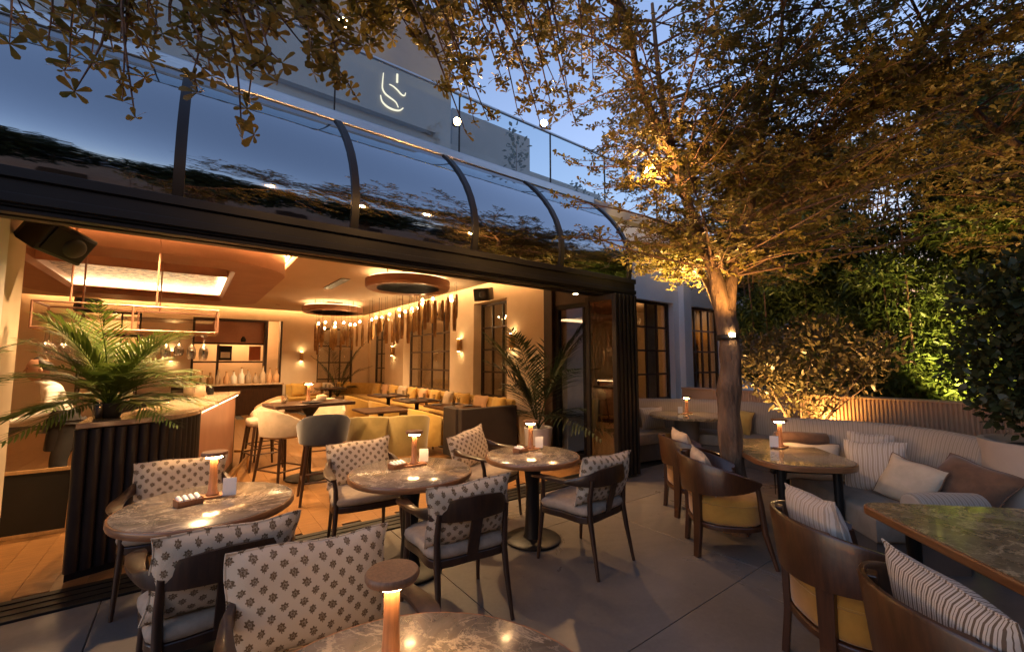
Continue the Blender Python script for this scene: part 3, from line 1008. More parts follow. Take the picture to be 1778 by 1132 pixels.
def box_between(p0, p1, w, d):
    """flat bar from p0 to p1, w along x, d across"""
    p0, p1 = Vector(p0), Vector(p1)
    t = (p1 - p0).normalized()
    a = Vector((1, 0, 0))
    b = t.cross(a).normalized()
    vs = []
    for p in (p0, p1):
        for i, j in ((-1, -1), (1, -1), (1, 1), (-1, 1)):
            vs.append(p + a * (i * w / 2) + b * (j * d / 2))
    return vs, [(3, 2, 1, 0), (4, 5, 6, 7), (0, 1, 5, 4), (1, 2, 6, 5), (2, 3, 7, 6), (3, 0, 4, 7)]

def seat_cushion(label, chair_loc, rz, mat, w=0.57, h=0.385, t=0.15, back=-0.165, z=0.497, tilt=13, dx=0.0, roll=0, group=None, seed=0, turn=0.0):
    M = Matrix.Translation(chair_loc) @ Matrix.Rotation(rz, 4, 'Z')
    p = M @ Vector((dx, back, z))
    # cushion leans back (towards local -y)
    return cushion(label, mat, w, h, t, p, rz + turn, tilt=tilt, roll=roll, group=group, seed=seed)

GA = 'printed cushions on the bentwood chairs'
A = [  # loc, rotation, chair label, cushion label, cushion roll, turn
    ((0.44, 1.72, 0), PI + 0.06, 'bentwood armchair facing the camera behind the nearest marble table', 'large sprig print cushion on the armchair nearest the camera', -4, 0.0),
    ((0.16, 2.62, 0), 0.06, 'bentwood armchair seen from behind at the left round table', 'sprig print cushion in the armchair with its back turned at the left table', 2, 0.0),
    ((-0.02, 3.93, 0), PI - 0.05, 'bentwood armchair between the left round table and the dark fluted bar', 'sprig print cushion in front of the dark fluted bar', 1, 0.0),
    ((1.28, 3.86, 0), PI - 0.12, 'bentwood armchair on the threshold behind the middle round table', 'sprig print cushion in the armchair behind the middle round table', 3, 0.0),
    ((1.47, 2.57, 0), -0.10, 'bentwood armchair seen from behind at the middle round table', 'sprig print cushion in the armchair with its back turned at the middle table', -3, 0.0),
    ((2.50, 3.78, 0), PI + 0.30, 'bentwood armchair in front of the dark partition behind the far round table', 'sprig print cushion in the armchair before the dark partition', 8, 0.0),
    ((2.66, 2.56, 0), 0.12, 'bentwood armchair turned away on the open floor side of the far round table', 'sprig print cushion in the rightmost bentwood armchair', 2, -0.12),
]
for i, (loc, rz, lab, clab, roll, turn) in enumerate(A):
    chair_a(lab, loc, rz)
    seat_cushion(clab, loc, rz, 'print', roll=roll, group=GA, seed=20 + i, turn=turn, t=0.17, h=0.39 if i == 0 else 0.385, w=0.63 if i == 0 else 0.57)

# ---- round tables -------------------------------------------------
def round_table(label, loc, r, top='marble', z=0.75):
    t = thing('round_table', label, 'table', loc, 0.0, 'small round marble tables')
    MB().lathe([(r - 0.03, z - 0.048), (r - 0.006, z - 0.044), (r, z - 0.034), (r, z - 0.008), (r - 0.004, z - 0.003), (r - 0.012, z - 0.003)], 48).build('table_edge', m['edge_wood'], t, smooth=40)
    MB().lathe([(r - 0.013, z - 0.02), (r - 0.013, z - 0.001), (r - 0.016, z + 0.001), (0.001, z + 0.001)], 48).build('table_top', m[top], t, smooth=40)
    MB().lathe([(0.11, z - 0.062), (0.12, z - 0.049)], 24).build('mounting_plate', m['black'], t)
    MB().lathe([(0.085, 0.03), (0.075, 0.06), (0.062, 0.30), (0.062, 0.5), (0.085, z - 0.063)], 24).build('pedestal', m['black'], t, smooth=40)
    MB().lathe([(0.24, 0.0), (0.25, 0.006), (0.25, 0.02), (0.235, 0.029), (0.05, 0.034)], 40).build('base', m['black'], t, smooth=40)
    return t
TB = [((0.42, 0.945, 0), 0.53, 'nearest round marble table cut by the bottom edge'),
      ((0.13, 3.22, 0), 0.46, 'left round marble table beside the dark fluted bar'),
      ((1.42, 3.20, 0), 0.47, 'middle round marble table at the threshold'),
      ((2.54, 3.07, 0), 0.43, 'far round marble table before the dark partition')]
for loc, r, lab in TB:
    round_table(lab, loc, r)

# ---- table lamps ---------------------------------------------------
def table_lamp(label, loc, tray=True):
    t = thing('table_lamp', label, 'lamp', loc, 0.0, 'cordless wooden table lamps')
    H = 0.285
    if tray:
        MB().prism(rounded_rect(0.20, 0.09, 0.02), 0.0, 0.014).build('tray', m['lampwood'], t, bevel=0.003)
    MB().lathe([(0.034, 0.014), (0.036, 0.02), (0.034, 0.026), (0.026, 0.034), (0.0215, H * 0.5), (0.0205, H - 0.034)], 24).build('stem', m['lampwood'], t, smooth=50)
    MB().lathe([(0.058, H - 0.030), (0.069, H - 0.028), (0.0725, H - 0.021), (0.0725, H - 0.012), (0.068, H - 0.006), (0.02, H - 0.004)], 32).build('cap', m['lampwood'], t, smooth=50)
    MB().lathe([(0.030, H - 0.042), (0.044, H - 0.042), (0.044, H - 0.0302), (0.030, H - 0.0302)], 24).build('diffuser', m['e_lamp'], t)
    return t
LZ = 0.752
table_lamp('glowing wooden lamp on the nearest marble table', (0.47, 1.17, LZ))
table_lamp('glowing wooden lamp on the left round table', (0.15, 3.33, LZ))
table_lamp('glowing wooden lamp on the middle round table', (1.50, 3.33, LZ))
table_lamp('glowing wooden lamp on the far round table', (2.66, 3.24, LZ))

def menu_card(label, loc, rz, w=0.075, h=0.105):
    t = thing('menu_card', label, 'card holder', loc, rz, 'white card holders on the tables')
    MB().box((0, 0, 0.006), (w, 0.05, 0.012)).build('foot', m['clear'], t, bevel=0.002)
    MB().box((0, 0, 0.012 + h / 2), (w, 0.004, h)).build('card', m['paper'], t)
    return t
menu_card('white card holder on the nearest marble table', (0.49, 1.04, LZ), R(-50))
menu_card('white card holder on the left round table', (0.235, 3.27, LZ), R(-20))
menu_card('white card holder on the middle round table', (1.60, 3.36, LZ), R(-25))
menu_card('white card holder on the far round table', (2.74, 3.21, LZ), R(-30))

def napkin_box(label, loc, rz, n=4):
    t = thing('napkin_tray', label, 'napkin tray', loc, rz, 'napkin trays on the small tables')
    mb = MB()
    mb.box((0, 0, 0.004), (0.13, 0.08, 0.008))
    for s in (-1, 1):
        mb.box((s * 0.062, 0, 0.02), (0.006, 0.08, 0.04))
        mb.box((0, s * 0.037, 0.016), (0.118, 0.006, 0.03))
    mb.build('tray', m['lampwood'], t)
    for k in range(n):
        MB().tube([(-0.045 + k * 0.03, -0.03, 0.03), (-0.045 + k * 0.03, 0.03, 0.045)], 0.012, 8).build('napkin_roll', m['paper'], t, smooth=50)
    return t
napkin_box('tray of rolled napkins on the left round table', (0.03, 3.24, LZ), 0.3)
napkin_box('tray of rolled napkins on the middle round table', (1.36, 3.33, LZ), 0.2)
napkin_box('tray of rolled napkins on the far round table', (2.52, 3.22, LZ), 0.2, 3)

# ---- right-hand side: diagonal frame u away, w to the right --------
S2 = math.sqrt(0.5)
def UW(u, w, z=0.0):
    return Vector(((u + w) * S2, (u - w) * S2, z))
RZ45 = R(45)        # local +x along u; local -y along w

def big_table(label, u0, u1, w0, w1, rad, legs):
    c = UW((u0 + u1) / 2, (w0 + w1) / 2)
    t = thing('dining_table', label, 'table', c, RZ45, 'long marble tables with timber edges')
    L, D = u1 - u0, w1 - w0
    z = 0.75
    MB().prism(rounded_rect(L, D, rad, 10), z - 0.05, z - 0.004).build('table_edge', m['edge_wood'], t, smooth=30, bevel=0.006)
    MB().prism(rounded_rect(L - 0.03, D - 0.03, rad - 0.015, 10), z - 0.003, z + 0.001).build('table_top', m['marble_green'], t)
    for x, y in legs:
        MB().tube([(x, y, 0), (x, y, z - 0.05)], [0.026, 0.036], 12).build('leg', m['black'], t, smooth=50)
    MB().box((0, 0, z - 0.075), (L - 0.36, D - 0.32, 0.045)).build('apron', m['black'], t)
    return t
big_table('rounded marble table between the tree trunk and the sofa', 3.83, 5.12, 1.57, 2.38, 0.30, [(-0.45, 0.22), (0.45, 0.22), (-0.45, -0.22), (0.45, -0.22)])
big_table('long marble table in the right foreground with bright reflections', 0.95, 2.95, 1.70, 2.74, 0.10, [(-0.82, 0.34), (0.82, 0.34), (-0.82, -0.38), (0.82, -0.38), (0.0, -0.38)])
lp = UW(4.62, 2.02, LZ)
table_lamp('glowing wooden lamp on the table between tree and sofa', lp)
menu_card('clear card holder beside the lamp between tree and sofa', lp + Vector((-0.09, 0.02, 0)), R(-60))

# ---- armchair B: barrel back, mustard seat --------------------------
def chair_b(label, loc, rz):
    t = thing('barrel_chair', label, 'chair', loc, rz, 'barrel backed chairs with mustard seats')
    W_ = m['teak']
    def ring(rx, ry, n=36, p=2.5):
        pts = []
        for k in range(n):
            a = 2 * PI * k / n
            c_, s_ = math.cos(a), math.sin(a)
            pts.append((rx * math.copysign(abs(c_) ** (2 / p), c_), ry * math.copysign(abs(s_) ** (2 / p), s_)))
        return pts
    MB().prism(ring(0.295, 0.285), 0.245, 0.285).build('seat_frame', W_, t, smooth=30, bevel=0.008)
    rings = []
    for k, z in ((0.93, 0.286), (0.99, 0.30), (1.0, 0.33), (1.0, 0.42), (0.985, 0.455), (0.93, 0.478), (0.75, 0.492), (0.4, 0.497)):
        rings.append([(x * k, y * k, z) for x, y in ring(0.288, 0.278)])
    MB().layers(rings).build('seat', m['mustard'], t, smooth=60)
    MB().tube([(x * 0.995, y * 0.995, 0.445) for x, y in ring(0.288, 0.278)], 0.006, 5, closed=True).build('piping', m['mustard'], t, smooth=60)
    # wrap-around back
    rings = []
    n = 30
    for i in range(n + 1):
        a = -122 + 244 * i / n            # degrees from straight back
        f = abs(a) / 122
        x, y = 0.325 * math.sin(R(a)), -0.315 * math.cos(R(a))
        ztop = 0.80 - 0.155 * f ** 2.2
        zbot = 0.505 + 0.085 * f ** 2.0
        nx, ny = math.sin(R(a)), -math.cos(R(a))
        lean = 0.030
        o0, o1 = 0.0, 0.028
        rings.append([(x + nx * o0, y + ny * o0, zbot), (x + nx * o1, y + ny * o1, zbot),
                      (x + nx * (o1 + lean), y + ny * (o1 + lean), ztop - 0.01), (x + nx * (o1 + lean - 0.006), y + ny * (o1 + lean - 0.006), ztop),
                      (x + nx * (o0 + lean + 0.006), y + ny * (o0 + lean + 0.006), ztop), (x + nx * (o0 + lean), y + ny * (o0 + lean), ztop - 0.01)])
    MB().layers(rings).build('backrest', W_, t, smooth=40)
    for s in (-1, 1):
        a = R(34 * s)
        x, y = 0.318 * math.sin(a), -0.308 * math.cos(a)
        mbp = MB()
        prof = [(0.0, 1.06, 0.026), (0.24, 0.99, 0.036), (0.50, 1.0, 0.040), (0.78, 1.06, 0.034)]
        rr_ = []
        for z, k, wd in prof:
            px, py = x * k, y * k
            tx, ty = math.cos(a), math.sin(a)
            nx, ny = math.sin(a), -math.cos(a)
            rr_.append([(px - tx * wd - nx * .016, py - ty * wd - ny * .016, z), (px + tx * wd - nx * .016, py + ty * wd - ny * .016, z),
                        (px + tx * wd + nx * .020, py + ty * wd + ny * .020, z), (px - tx * wd + nx * .020, py - ty * wd + ny * .020, z)])
        mbp.layers(rr_).build('leg', W_, t, bevel=0.005)
        MB().tube([(s * 0.335, 0.275, 0.0), (s * 0.29, 0.215, 0.25), (s * 0.282, 0.195, 0.45), (s * 0.295, 0.17, 0.62)], [0.015, 0.024, 0.024, 0.018], 10).build('leg', W_, t, smooth=50)
    return t
RZB = R(-135)       # faces +w
CB = [(UW(4.90, 1.05) + Vector((0.20, -0.15, 0)), RZB + 0.10, 'barrel chair half hidden beside the tree trunk'),
      (UW(3.98, 1.13) + Vector((0.12, -0.09, 0)), RZB - 0.05, 'barrel chair with mustard seat in front of the tree trunk'),
      (UW(2.50, 1.27) + Vector((0.14, -0.10, 0)), RZB + 0.05, 'barrel chair holding a striped cushion at the long table corner'),
      (UW(1.72, 1.33) + Vector((0.075, -0.055, 0)), RZB + 0.02, 'barrel chair nearest the camera at the lower right edge')]
for loc, rz, lab in CB:
    chair_b(lab, loc, rz)
GS = 'cushions on the barrel chairs'
seat_cushion('pale cushion peeking over the half hidden barrel chair', CB[0][0], CB[0][1], 'cream', w=0.44, h=0.36, t=0.14, back=-0.10, z=0.50, tilt=10, group=GS, seed=41)
seat_cushion('pale cushion in the barrel chair in front of the trunk', CB[1][0], CB[1][1], 'cream', w=0.46, h=0.33, t=0.14, back=-0.12, z=0.50, tilt=14, dx=-0.02, roll=3, group=GS, seed=42)
seat_cushion('striped cushion in the barrel chair at the table corner', CB[2][0], CB[2][1], 'softstripe', w=0.46, h=0.41, t=0.16, back=-0.10, z=0.50, tilt=12, dx=-0.04, roll=-3, group=GS, seed=43)
seat_cushion('dark striped crumpled cushion in the barrel chair nearest the camera', CB[3][0], CB[3][1], 'stripe', w=0.50, h=0.40, t=0.17, back=-0.11, z=0.50, tilt=14, dx=0.02, roll=3, group=GS, seed=44)

# ---- curved sofa on the right -----------------------------------------
sf = thing('curved_sofa', 'curved striped outdoor sofa under the fluted clay wall', 'sofa')
front = [UW(5.25, 2.28), UW(4.7, 2.24), UW(4.2, 2.24), UW(3.66, 2.24)]
backl = [(5.12, 1.98, 0), (5.26, 1.72, 0), (5.40, 1.40, 0), (5.41, 1.12, 0), (5.30, 0.86, 0), (5.14, 0.68, 0), (5.03, 0.57, 0)]
fp = smooth_path([tuple(p) for p in front], 4)
bp = smooth_path(backl, 4)
poly = [(p.x, p.y) for p in fp] + [(4.72, 0.56)] + [(p.x, p.y) for p in reversed(bp)]
cxx, cyy2 = sum(p[0] for p in poly) / len(poly), sum(p[1] for p in poly) / len(poly)
def shrink(pl, k):
    return [(cxx + (x - cxx) * k, cyy2 + (y - cyy2) * k) for x, y in pl]
MB().prism(shrink(poly, 0.95), 0.0, 0.24).build('base', m['bench_base'], sf)
MB().layers([[(x, y, z) for x, y in shrink(poly, k)] for k, z in ((0.985, 0.242), (1.0, 0.26), (1.0, 0.40), (0.985, 0.43), (0.95, 0.445), (0.6, 0.45))]).build('seat_cushion', m['bench_out'], sf, smooth=60)
# upright back, thick and padded
def back_sweep(path, z0, z1, th, mat, parent, name='backrest', lean=0.06):
    P = [Vector((p[0], p[1], 0)) for p in path]
    rings = []
    for i, p in enumerate(P):
        t_ = (P[min(i + 1, len(P) - 1)] - P[max(i - 1, 0)]).normalized()
        nn = Vector((-t_.y, t_.x, 0))   # outward, left of travel
        h = z1 - z0
        loop = []
        for d, zf in ((0, 0), (th, 0), (th + lean, 0.85), (th * 0.85 + lean, 0.96), (th * 0.5 + lean, 1.0), (th * 0.15 + lean, 0.96), (lean * 0.9, 0.85), (0.0 - 0.02, 0.4)):
            q = p + nn * d
            loop.append((q.x, q.y, z0 + h * zf))
        rings.append(loop)
    o = MB().layers(rings).build(name, mat, parent, smooth=60)
    arc, run = [], 0.0
    for i, p in enumerate(P):
        run += (p - P[i - 1]).length if i else 0.0
        arc += [run] * 8
    o.data.attributes.new('arc', 'FLOAT', 'POINT').data.foreach_set('value', arc)
    return o
back_sweep([(p.x, p.y) for p in bp], 0.40, 0.985, 0.14, m['sofaback'], sf)
# large round pot at the near end
blk = thing('round_planter', 'large smooth pale round pot ending the curved sofa', 'planter', (5.25, 0.15, 0))
MB().lathe([(0.36, 0.0), (0.385, 0.02), (0.415, 0.5), (0.42, 0.955), (0.412, 0.985), (0.37, 0.985), (0.36, 0.94)], 48).build('body', m['planter'], blk, smooth=40)
MB().lathe([(0.365, 0.935), (0.01, 0.955)], 32).build('soil', m['soil'], blk)

GC = 'loose cushions on the curved sofa'
def wc(u, w, z):
    return tuple(UW(u, w, z))
cushion('wide pale cushion at the far end of the curved sofa', 'cream', 0.52, 0.36, 0.15, (4.92, 1.62, 0.45), R(128), tilt=22, group=GC, seed=51, piping='brownvelvet')
cushion('upright striped cushion in the middle of the curved sofa', 'softstripe', 0.46, 0.46, 0.15, (4.92, 1.16, 0.45), R(88), tilt=22, roll=6, group=GC, seed=52)
cushion('small striped cushion against the curved sofa back', 'softstripe', 0.36, 0.36, 0.13, (5.22, 1.27, 0.56), R(95), tilt=12, group=GC, seed=53)
cushion('pale cushion with brown edge leaning on the brown cushion', 'cream', 0.42, 0.38, 0.13, (4.72, 0.98, 0.45), R(70), tilt=30, roll=-10, group=GC, seed=54, piping='brownvelvet')
cushion('brown velvet cushion slumped on the curved sofa', 'brownvelvet', 0.50, 0.46, 0.17, (4.74, 0.70, 0.46), R(68), tilt=40, roll=-14, group=GC, seed=55)
bo = MB().tube([(-0.25, 0, 0), (-0.235, 0, 0), (0, 0, 0.004), (0.235, 0, 0), (0.25, 0, 0)], [0.085, 0.098, 0.10, 0.098, 0.085], 20).build('bolster', m['sofastripe'], None, smooth=50, bevel=0.006)
bo.matrix_world = Matrix.Translation((4.42, 0.66, 0.545)) @ Matrix.Rotation(R(-38), 4, 'Z')
tag(bo, 'striped bolster lying at the near end of the curved sofa', 'bolster', GC)
bo2 = MB().tube([(-0.24, 0, 0), (-0.225, 0, 0), (0, 0, 0.004), (0.225, 0, 0), (0.24, 0, 0)], [0.055, 0.066, 0.068, 0.066, 0.055], 20).build('bolster', m['brownvelvet'], None, smooth=50, bevel=0.006)
bo2.matrix_world = Matrix.Translation((5.10, 1.80, 0.80)) @ Matrix.Rotation(R(-52), 4, 'Z')
tag(bo2, 'dark brown bolster on the far end of the curved sofa', 'bolster', GC)

# ---- fluted boundary wall ------------------------------------------------
fw_ = thing('fluted_wall', 'low fluted clay wall in front of the hedge', 'wall', (7.5, 0, 0))
mbw = MB()
mbw.bx(0.0, 0.18, -6.0, 4.6, 0, 1.08)
mbw.build('core', m['clay'], fw_)
mbf = MB()
y = -1.2
while y < 4.0:
    mbf.tube([(0.0, y, 0.0), (0.0, y, 1.08)], 0.019, 6)
    y += 0.044
fo = mbf.build('flutes', m['clay'], fw_, smooth=50)
fo['kind'] = 'stuff'
MB().bx(-0.03, 0.21, -6.0, 4.6, 1.08, 1.105).build('coping', m['clay'], fw_, bevel=0.006)

# ---- curved bench with round table in the far corner ------------------------
bn = thing('corner_bench', 'curved upholstered bench in the far corner by the white wall', 'bench')
bpath = [(p.x, p.y) for p in smooth_path([(7.32, 2.75, 0), (7.34, 3.3, 0), (7.22, 3.85, 0), (6.9, 4.4, 0), (6.4, 4.75, 0), (5.9, 4.85, 0), (5.5, 4.87, 0)], 5)]
MB().sweep(bpath, [(0.05, 0.0), (0.56, 0.0), (0.56, 0.27), (0.05, 0.27)]).build('base', m['bench_base'], bn)
MB().sweep(bpath, [(0.02, 0.272), (0.60, 0.272), (0.615, 0.30), (0.615, 0.40), (0.59, 0.43), (0.02, 0.44)]).build('seat', m['bench_out'], bn, smooth=40)
back_sweep(list(reversed(bpath)), 0.42, 0.93, 0.10, m['sofaback'], bn, lean=0.05)
ct = thing('pedestal_table', 'round stone table on a dark drum in the far corner', 'table', (6.42, 3.87, 0))
MB().lathe([(0.54, 0.705), (0.57, 0.712), (0.575, 0.735), (0.565, 0.75), (0.001, 0.751)], 48).build('table_top', m['marble_green'], ct, smooth=40)
MB().lathe([(0.15, 0.0), (0.16, 0.02), (0.17, 0.4), (0.20, 0.704)], 28).build('drum', m['bench_base'], ct, smooth=40)
table_lamp('glowing wooden lamp on the far corner table', (6.48, 3.90, 0.752))
menu_card('white card holder on the far corner table', (6.36, 3.94, 0.752), R(-35))
GB = 'cushions on the corner bench'
cushion('pale cushion with dark edge at the left end of the corner bench', 'cream', 0.42, 0.40, 0.15, (5.86, 4.52, 0.44), R(178), tilt=18, roll=4, group=GB, seed=61, piping='brownvelvet')
cushion('soft grey cushion behind the far corner table', 'softstripe', 0.44, 0.38, 0.15, (6.45, 4.50, 0.44), R(155), tilt=18, group=GB, seed=62)
cushion('golden cushion with dark edge right of the tree trunk', 'ochre', 0.44, 0.40, 0.15, (7.08, 3.42, 0.44), R(100), tilt=18, roll=-6, group=GB, seed=63, piping='brownvelvet')
# ================================================================== INTERIOR
ORD = ['first', 'second', 'third', 'fourth', 'fifth', 'sixth', 'seventh', 'eighth', 'ninth', 'tenth', 'eleventh', 'twelfth', 'thirteenth', 'fourteenth', 'fifteenth']

# ---- bar counter ------------------------------------------------------------
bar = thing('bar_counter', 'curved bar with dark fluted front and marble top', 'bar')
outer = [(p.x, p.y) for p in smooth_path([(-0.66, 4.52, 0), (-0.35, 4.62, 0), (-0.08, 4.80, 0), (0.08, 5.08, 0), (0.13, 5.35, 0)], 6)]
inner = [(-0.62, 5.05), (-0.45, 5.08), (-0.40, 5.4)]
poly = outer + [(0.64, 7.86), (-0.9, 8.0), (-0.9, 7.4), (0.02, 7.3), (-0.42, 5.4), (-0.50, 5.10), (-0.66, 5.08)]
MB().prism(poly, 1.095, 1.135).build('marble_top', m['marble_bar'], bar, smooth=20, bevel=0.006)
def inset(pl, d):
    n = len(pl)
    out = []
    for i in range(n):
        a, b, c = Vector(pl[i - 1]), Vector(pl[i]), Vector(pl[(i + 1) % n])
        t = ((b - a).normalized() + (c - b).normalized())
        t = t.normalized() if t.length > 1e-6 else (c - b).normalized()
        out.append((b.x - t.y * d, b.y + t.x * d))
    return out
ip = inset(poly, 0.07)
MB().prism(ip, 0.0, 1.07).build('carcass', m['flute'], bar)
# dark flutes, one by one, along the rounded front
tot = [0.0]
for a, b in zip(outer[:-1], outer[1:]):
    tot.append(tot[-1] + math.dist(a, b))
L = tot[-1]
nf = 16
for k in range(nf):
    s_ = (k + 0.5) * L / nf
    i = max(j for j in range(len(tot)) if tot[j] <= s_)
    i = min(i, len(outer) - 2)
    f = (s_ - tot[i]) / (tot[i + 1] - tot[i])
    x = outer[i][0] * (1 - f) + outer[i + 1][0] * f
    y = outer[i][1] * (1 - f) + outer[i + 1][1] * f
    tx, ty = outer[i + 1][0] - outer[i][0], outer[i + 1][1] - outer[i][1]
    tl = math.hypot(tx, ty)
    nx, ny = -ty / tl, tx / tl
    MB().tube([(x + nx * 0.055, y + ny * 0.055, 0.05), (x + nx * 0.055, y + ny * 0.055, 1.085)], L / nf * 0.515, 10).build('flute', m['flute'], bar, smooth=60)
MB().prism([(outer[0][0] + 0.0, outer[0][1] + 0.02)] + [(x, y + 0.03) for x, y in outer[1:]] + [(0.0, 5.4), (-0.6, 5.0)], 0.0, 0.05).build('plinth', m['black'], bar)
# copper panel with a glowing lip
p0, p1 = Vector((0.115, 5.42, 0)), Vector((0.60, 7.80, 0))
d_ = (p1 - p0).normalized()
nn = Vector((d_.y, -d_.x, 0))
MB().add([p0 + nn * -0.02 + Vector((0, 0, .10)), p1 + nn * -0.02 + Vector((0, 0, .10)), p1 + Vector((0, 0, .10)) - nn * 0.05, p0 + Vector((0, 0, .10)) - nn * 0.05,
          p0 + nn * -0.02 + Vector((0, 0, 1.05)), p1 + nn * -0.02 + Vector((0, 0, 1.05)), p1 + Vector((0, 0, 1.05)) - nn * 0.05, p0 + Vector((0, 0, 1.05)) - nn * 0.05],
         [(0, 1, 5, 4), (1, 2, 6, 5), (2, 3, 7, 6), (3, 0, 4, 7), (3, 2, 1, 0), (4, 5, 6, 7)]).build('copper_panel', m['copper'], bar)
MB().tube([p0 + nn * 0.0 + Vector((0, 0, 1.085)), p1 + nn * 0.0 + Vector((0, 0, 1.085))], 0.008, 6).build('counter_light', m['e_panel'], bar)
MB().tube([(0.30, 5.6, 0.2), (0.80, 7.75, 0.2), (0.80, 7.95, 0.2), (0.62, 8.05, 0.2)], 0.022, 10).build('foot_rail', m['brass'], bar, smooth=60)
for f in (0.1, 0.5, 0.9):
    q = Vector((0.30, 5.6, 0.0)).lerp(Vector((0.80, 7.75, 0.0)), f)
    MB().tube([(q.x, q.y, 0.0), (q.x, q.y, 0.19)], 0.012, 8).build('rail_post', m['brass'], bar)

# small things on the bar
GBI = 'jars and cups set out on the bar top'
def jar(label, loc, r, h, mat, lid=None):
    t = thing('jar', label, 'jar', loc, 0.0, GBI)
    MB().lathe([(r * 0.85, 0.0), (r, 0.01), (r, h * 0.75), (r * 0.8, h * 0.88), (r * 0.82, h)], 16).build('body', m[mat], t, smooth=50)
    if lid:
        MB().lathe([(r * 0.85, h), (r * 0.85, h + 0.02), (0.01, h + 0.025)], 16).build('lid', m[lid], t, smooth=50)
    return t
jar('pale stoneware jar on the bar top nearest the stools', (0.12, 7.0, 1.136), 0.06, 0.16, 'cream', 'walnut')
jar('second stoneware jar behind the first on the bar top', (0.0, 7.35, 1.136), 0.06, 0.17, 'cream', 'walnut')
jar('dark cup beside the stoneware jars on the bar top', (0.24, 7.3, 1.136), 0.04, 0.09, 'black')
jar('low brown bowl left of the stoneware jars on the bar', (-0.12, 6.9, 1.136), 0.07, 0.06, 'walnut')
vz = thing('glass_vase', 'small clear glass on the left end of the bar', 'glass', (-0.58, 4.82, 1.136))
MB().lathe([(0.03, 0.0), (0.034, 0.005), (0.038, 0.13), (0.036, 0.13), (0.032, 0.01), (0.001, 0.008)], 16).build('vessel', m['clear'], vz, smooth=50)

# ---- copper rack over the bar with hanging stemware ---------------------------
rk = thing('glass_rack', 'copper frame rack hung above the bar full of stemware', 'rack', (0, 0, 0))
X0, X1, Y0, Y1 = -1.45, 0.27, 7.0, 7.7
for z in (1.98, 2.28):
    mb = MB()
    for a, b in (((X0, Y0), (X1, Y0)), ((X1, Y0), (X1, Y1)), ((X1, Y1), (X0, Y1)), ((X0, Y1), (X0, Y0))):
        mb.tube([(a[0], a[1], z), (b[0], b[1], z)], 0.013, 6)
    mb.build('rail', m['copper'], rk)
for x in (X0, -0.6, X1):
    for y in (Y0, Y1):
        MB().tube([(x, y, 1.98), (x, y, 2.28)], 0.012, 6).build('upright', m['copper'], rk)
for x in (X0 + 0.3, -0.38):
    for y in (Y0, Y1):
        MB().tube([(x, y, 2.28), (x, y, 3.52)], 0.011, 6).build('hanger', m['copper'], rk)
for y in (7.12, 7.3, 7.48):
    MB().bx(X0, X1, y - 0.012, y + 0.012, 1.955, 1.968).build('glass_rail', m['brass'], rk)
MB().bx(X0 + 0.05, X1 - 0.05, 7.05, 7.65, 2.135, 2.15).build('rack_shelf', m['clear'], rk)
gl0 = None
GLAB = 'upside down stemmed glass hanging from the copper rack'
prof = [(0.035, 0.0), (0.004, -0.012), (0.0035, -0.09), (0.012, -0.10), (0.036, -0.14), (0.038, -0.18), (0.03, -0.22)]
for i in range(12):
    for j, y in enumerate((7.12, 7.3, 7.48)):
        if rnd.random() < 0.12:
            continue
        if gl0 is None:
            gl0 = MB().lathe(prof, 10).build('stem_glass', m['stemware'], None, smooth=60)
            tag(gl0, GLAB, 'glass', 'stemware in the copper rack')
            o = gl0
        else:
            o = gl0.copy()
            COL.objects.link(o)
        o['label'] = 'upside down stemmed glass, %s from the left in the %s row of the copper rack' % (ORD[i], ('front', 'middle', 'rear')[j])
        o.location = (X0 + 0.1 + i * 0.135, y, 1.954)
        o.scale = (1.4, 1.4, rnd.uniform(1.2, 1.6))

# ---- display shelf contents -----------------------------------------------------
fr1 = thing('framed_print', 'white framed print with a dark figure in the back display', 'picture', (1.28, 15.97, 2.172))
MB().bx(-0.17, 0.17, 0.0, 0.03, 0.0, 0.42).build('frame', m['walnut'], fr1)
MB().bx(-0.145, 0.145, -0.004, -0.001, 0.025, 0.395).build('sheet', m['paper'], fr1)
MB().lathe([(0.075, 0.0), (0.085, 0.08), (0.05, 0.17), (0.01, 0.2)], 14, (0.02, -0.03, 0.03)).build('dark_shape', m['black'], fr1, smooth=50)
fr2 = thing('terracotta_panel', 'terracotta coloured panel right of the framed print', 'picture', (1.64, 15.97, 1.62))
MB().bx(-0.16, 0.16, 0.0, 0.03, 0.0, 0.46).build('panel', m['rust'], fr2)
fr3 = thing('shadow_box', 'dark box with pale label on the display shelf', 'box', (0.85, 15.97, 1.62))
MB().bx(-0.17, 0.17, 0.0, 0.12, 0.0, 0.46).build('case', m['black'], fr3)
MB().bx(-0.12, 0.12, -0.006, -0.002, 0.08, 0.26).build('label_plate', m['paper'], fr3)
GV = 'jars and bottles along the back counter'
bc = thing('back_counter', 'long service counter below the back display', 'counter', (0, 0, 0))
MB().bx(-0.4, 2.34, 15.05, 15.62, 0.0, 0.88).build('carcass', m['walnut'], bc)
MB().bx(-0.44, 2.36, 15.0, 15.64, 0.88, 0.93).build('worktop', m['marble_bar'], bc, bevel=0.006)
bt0 = None
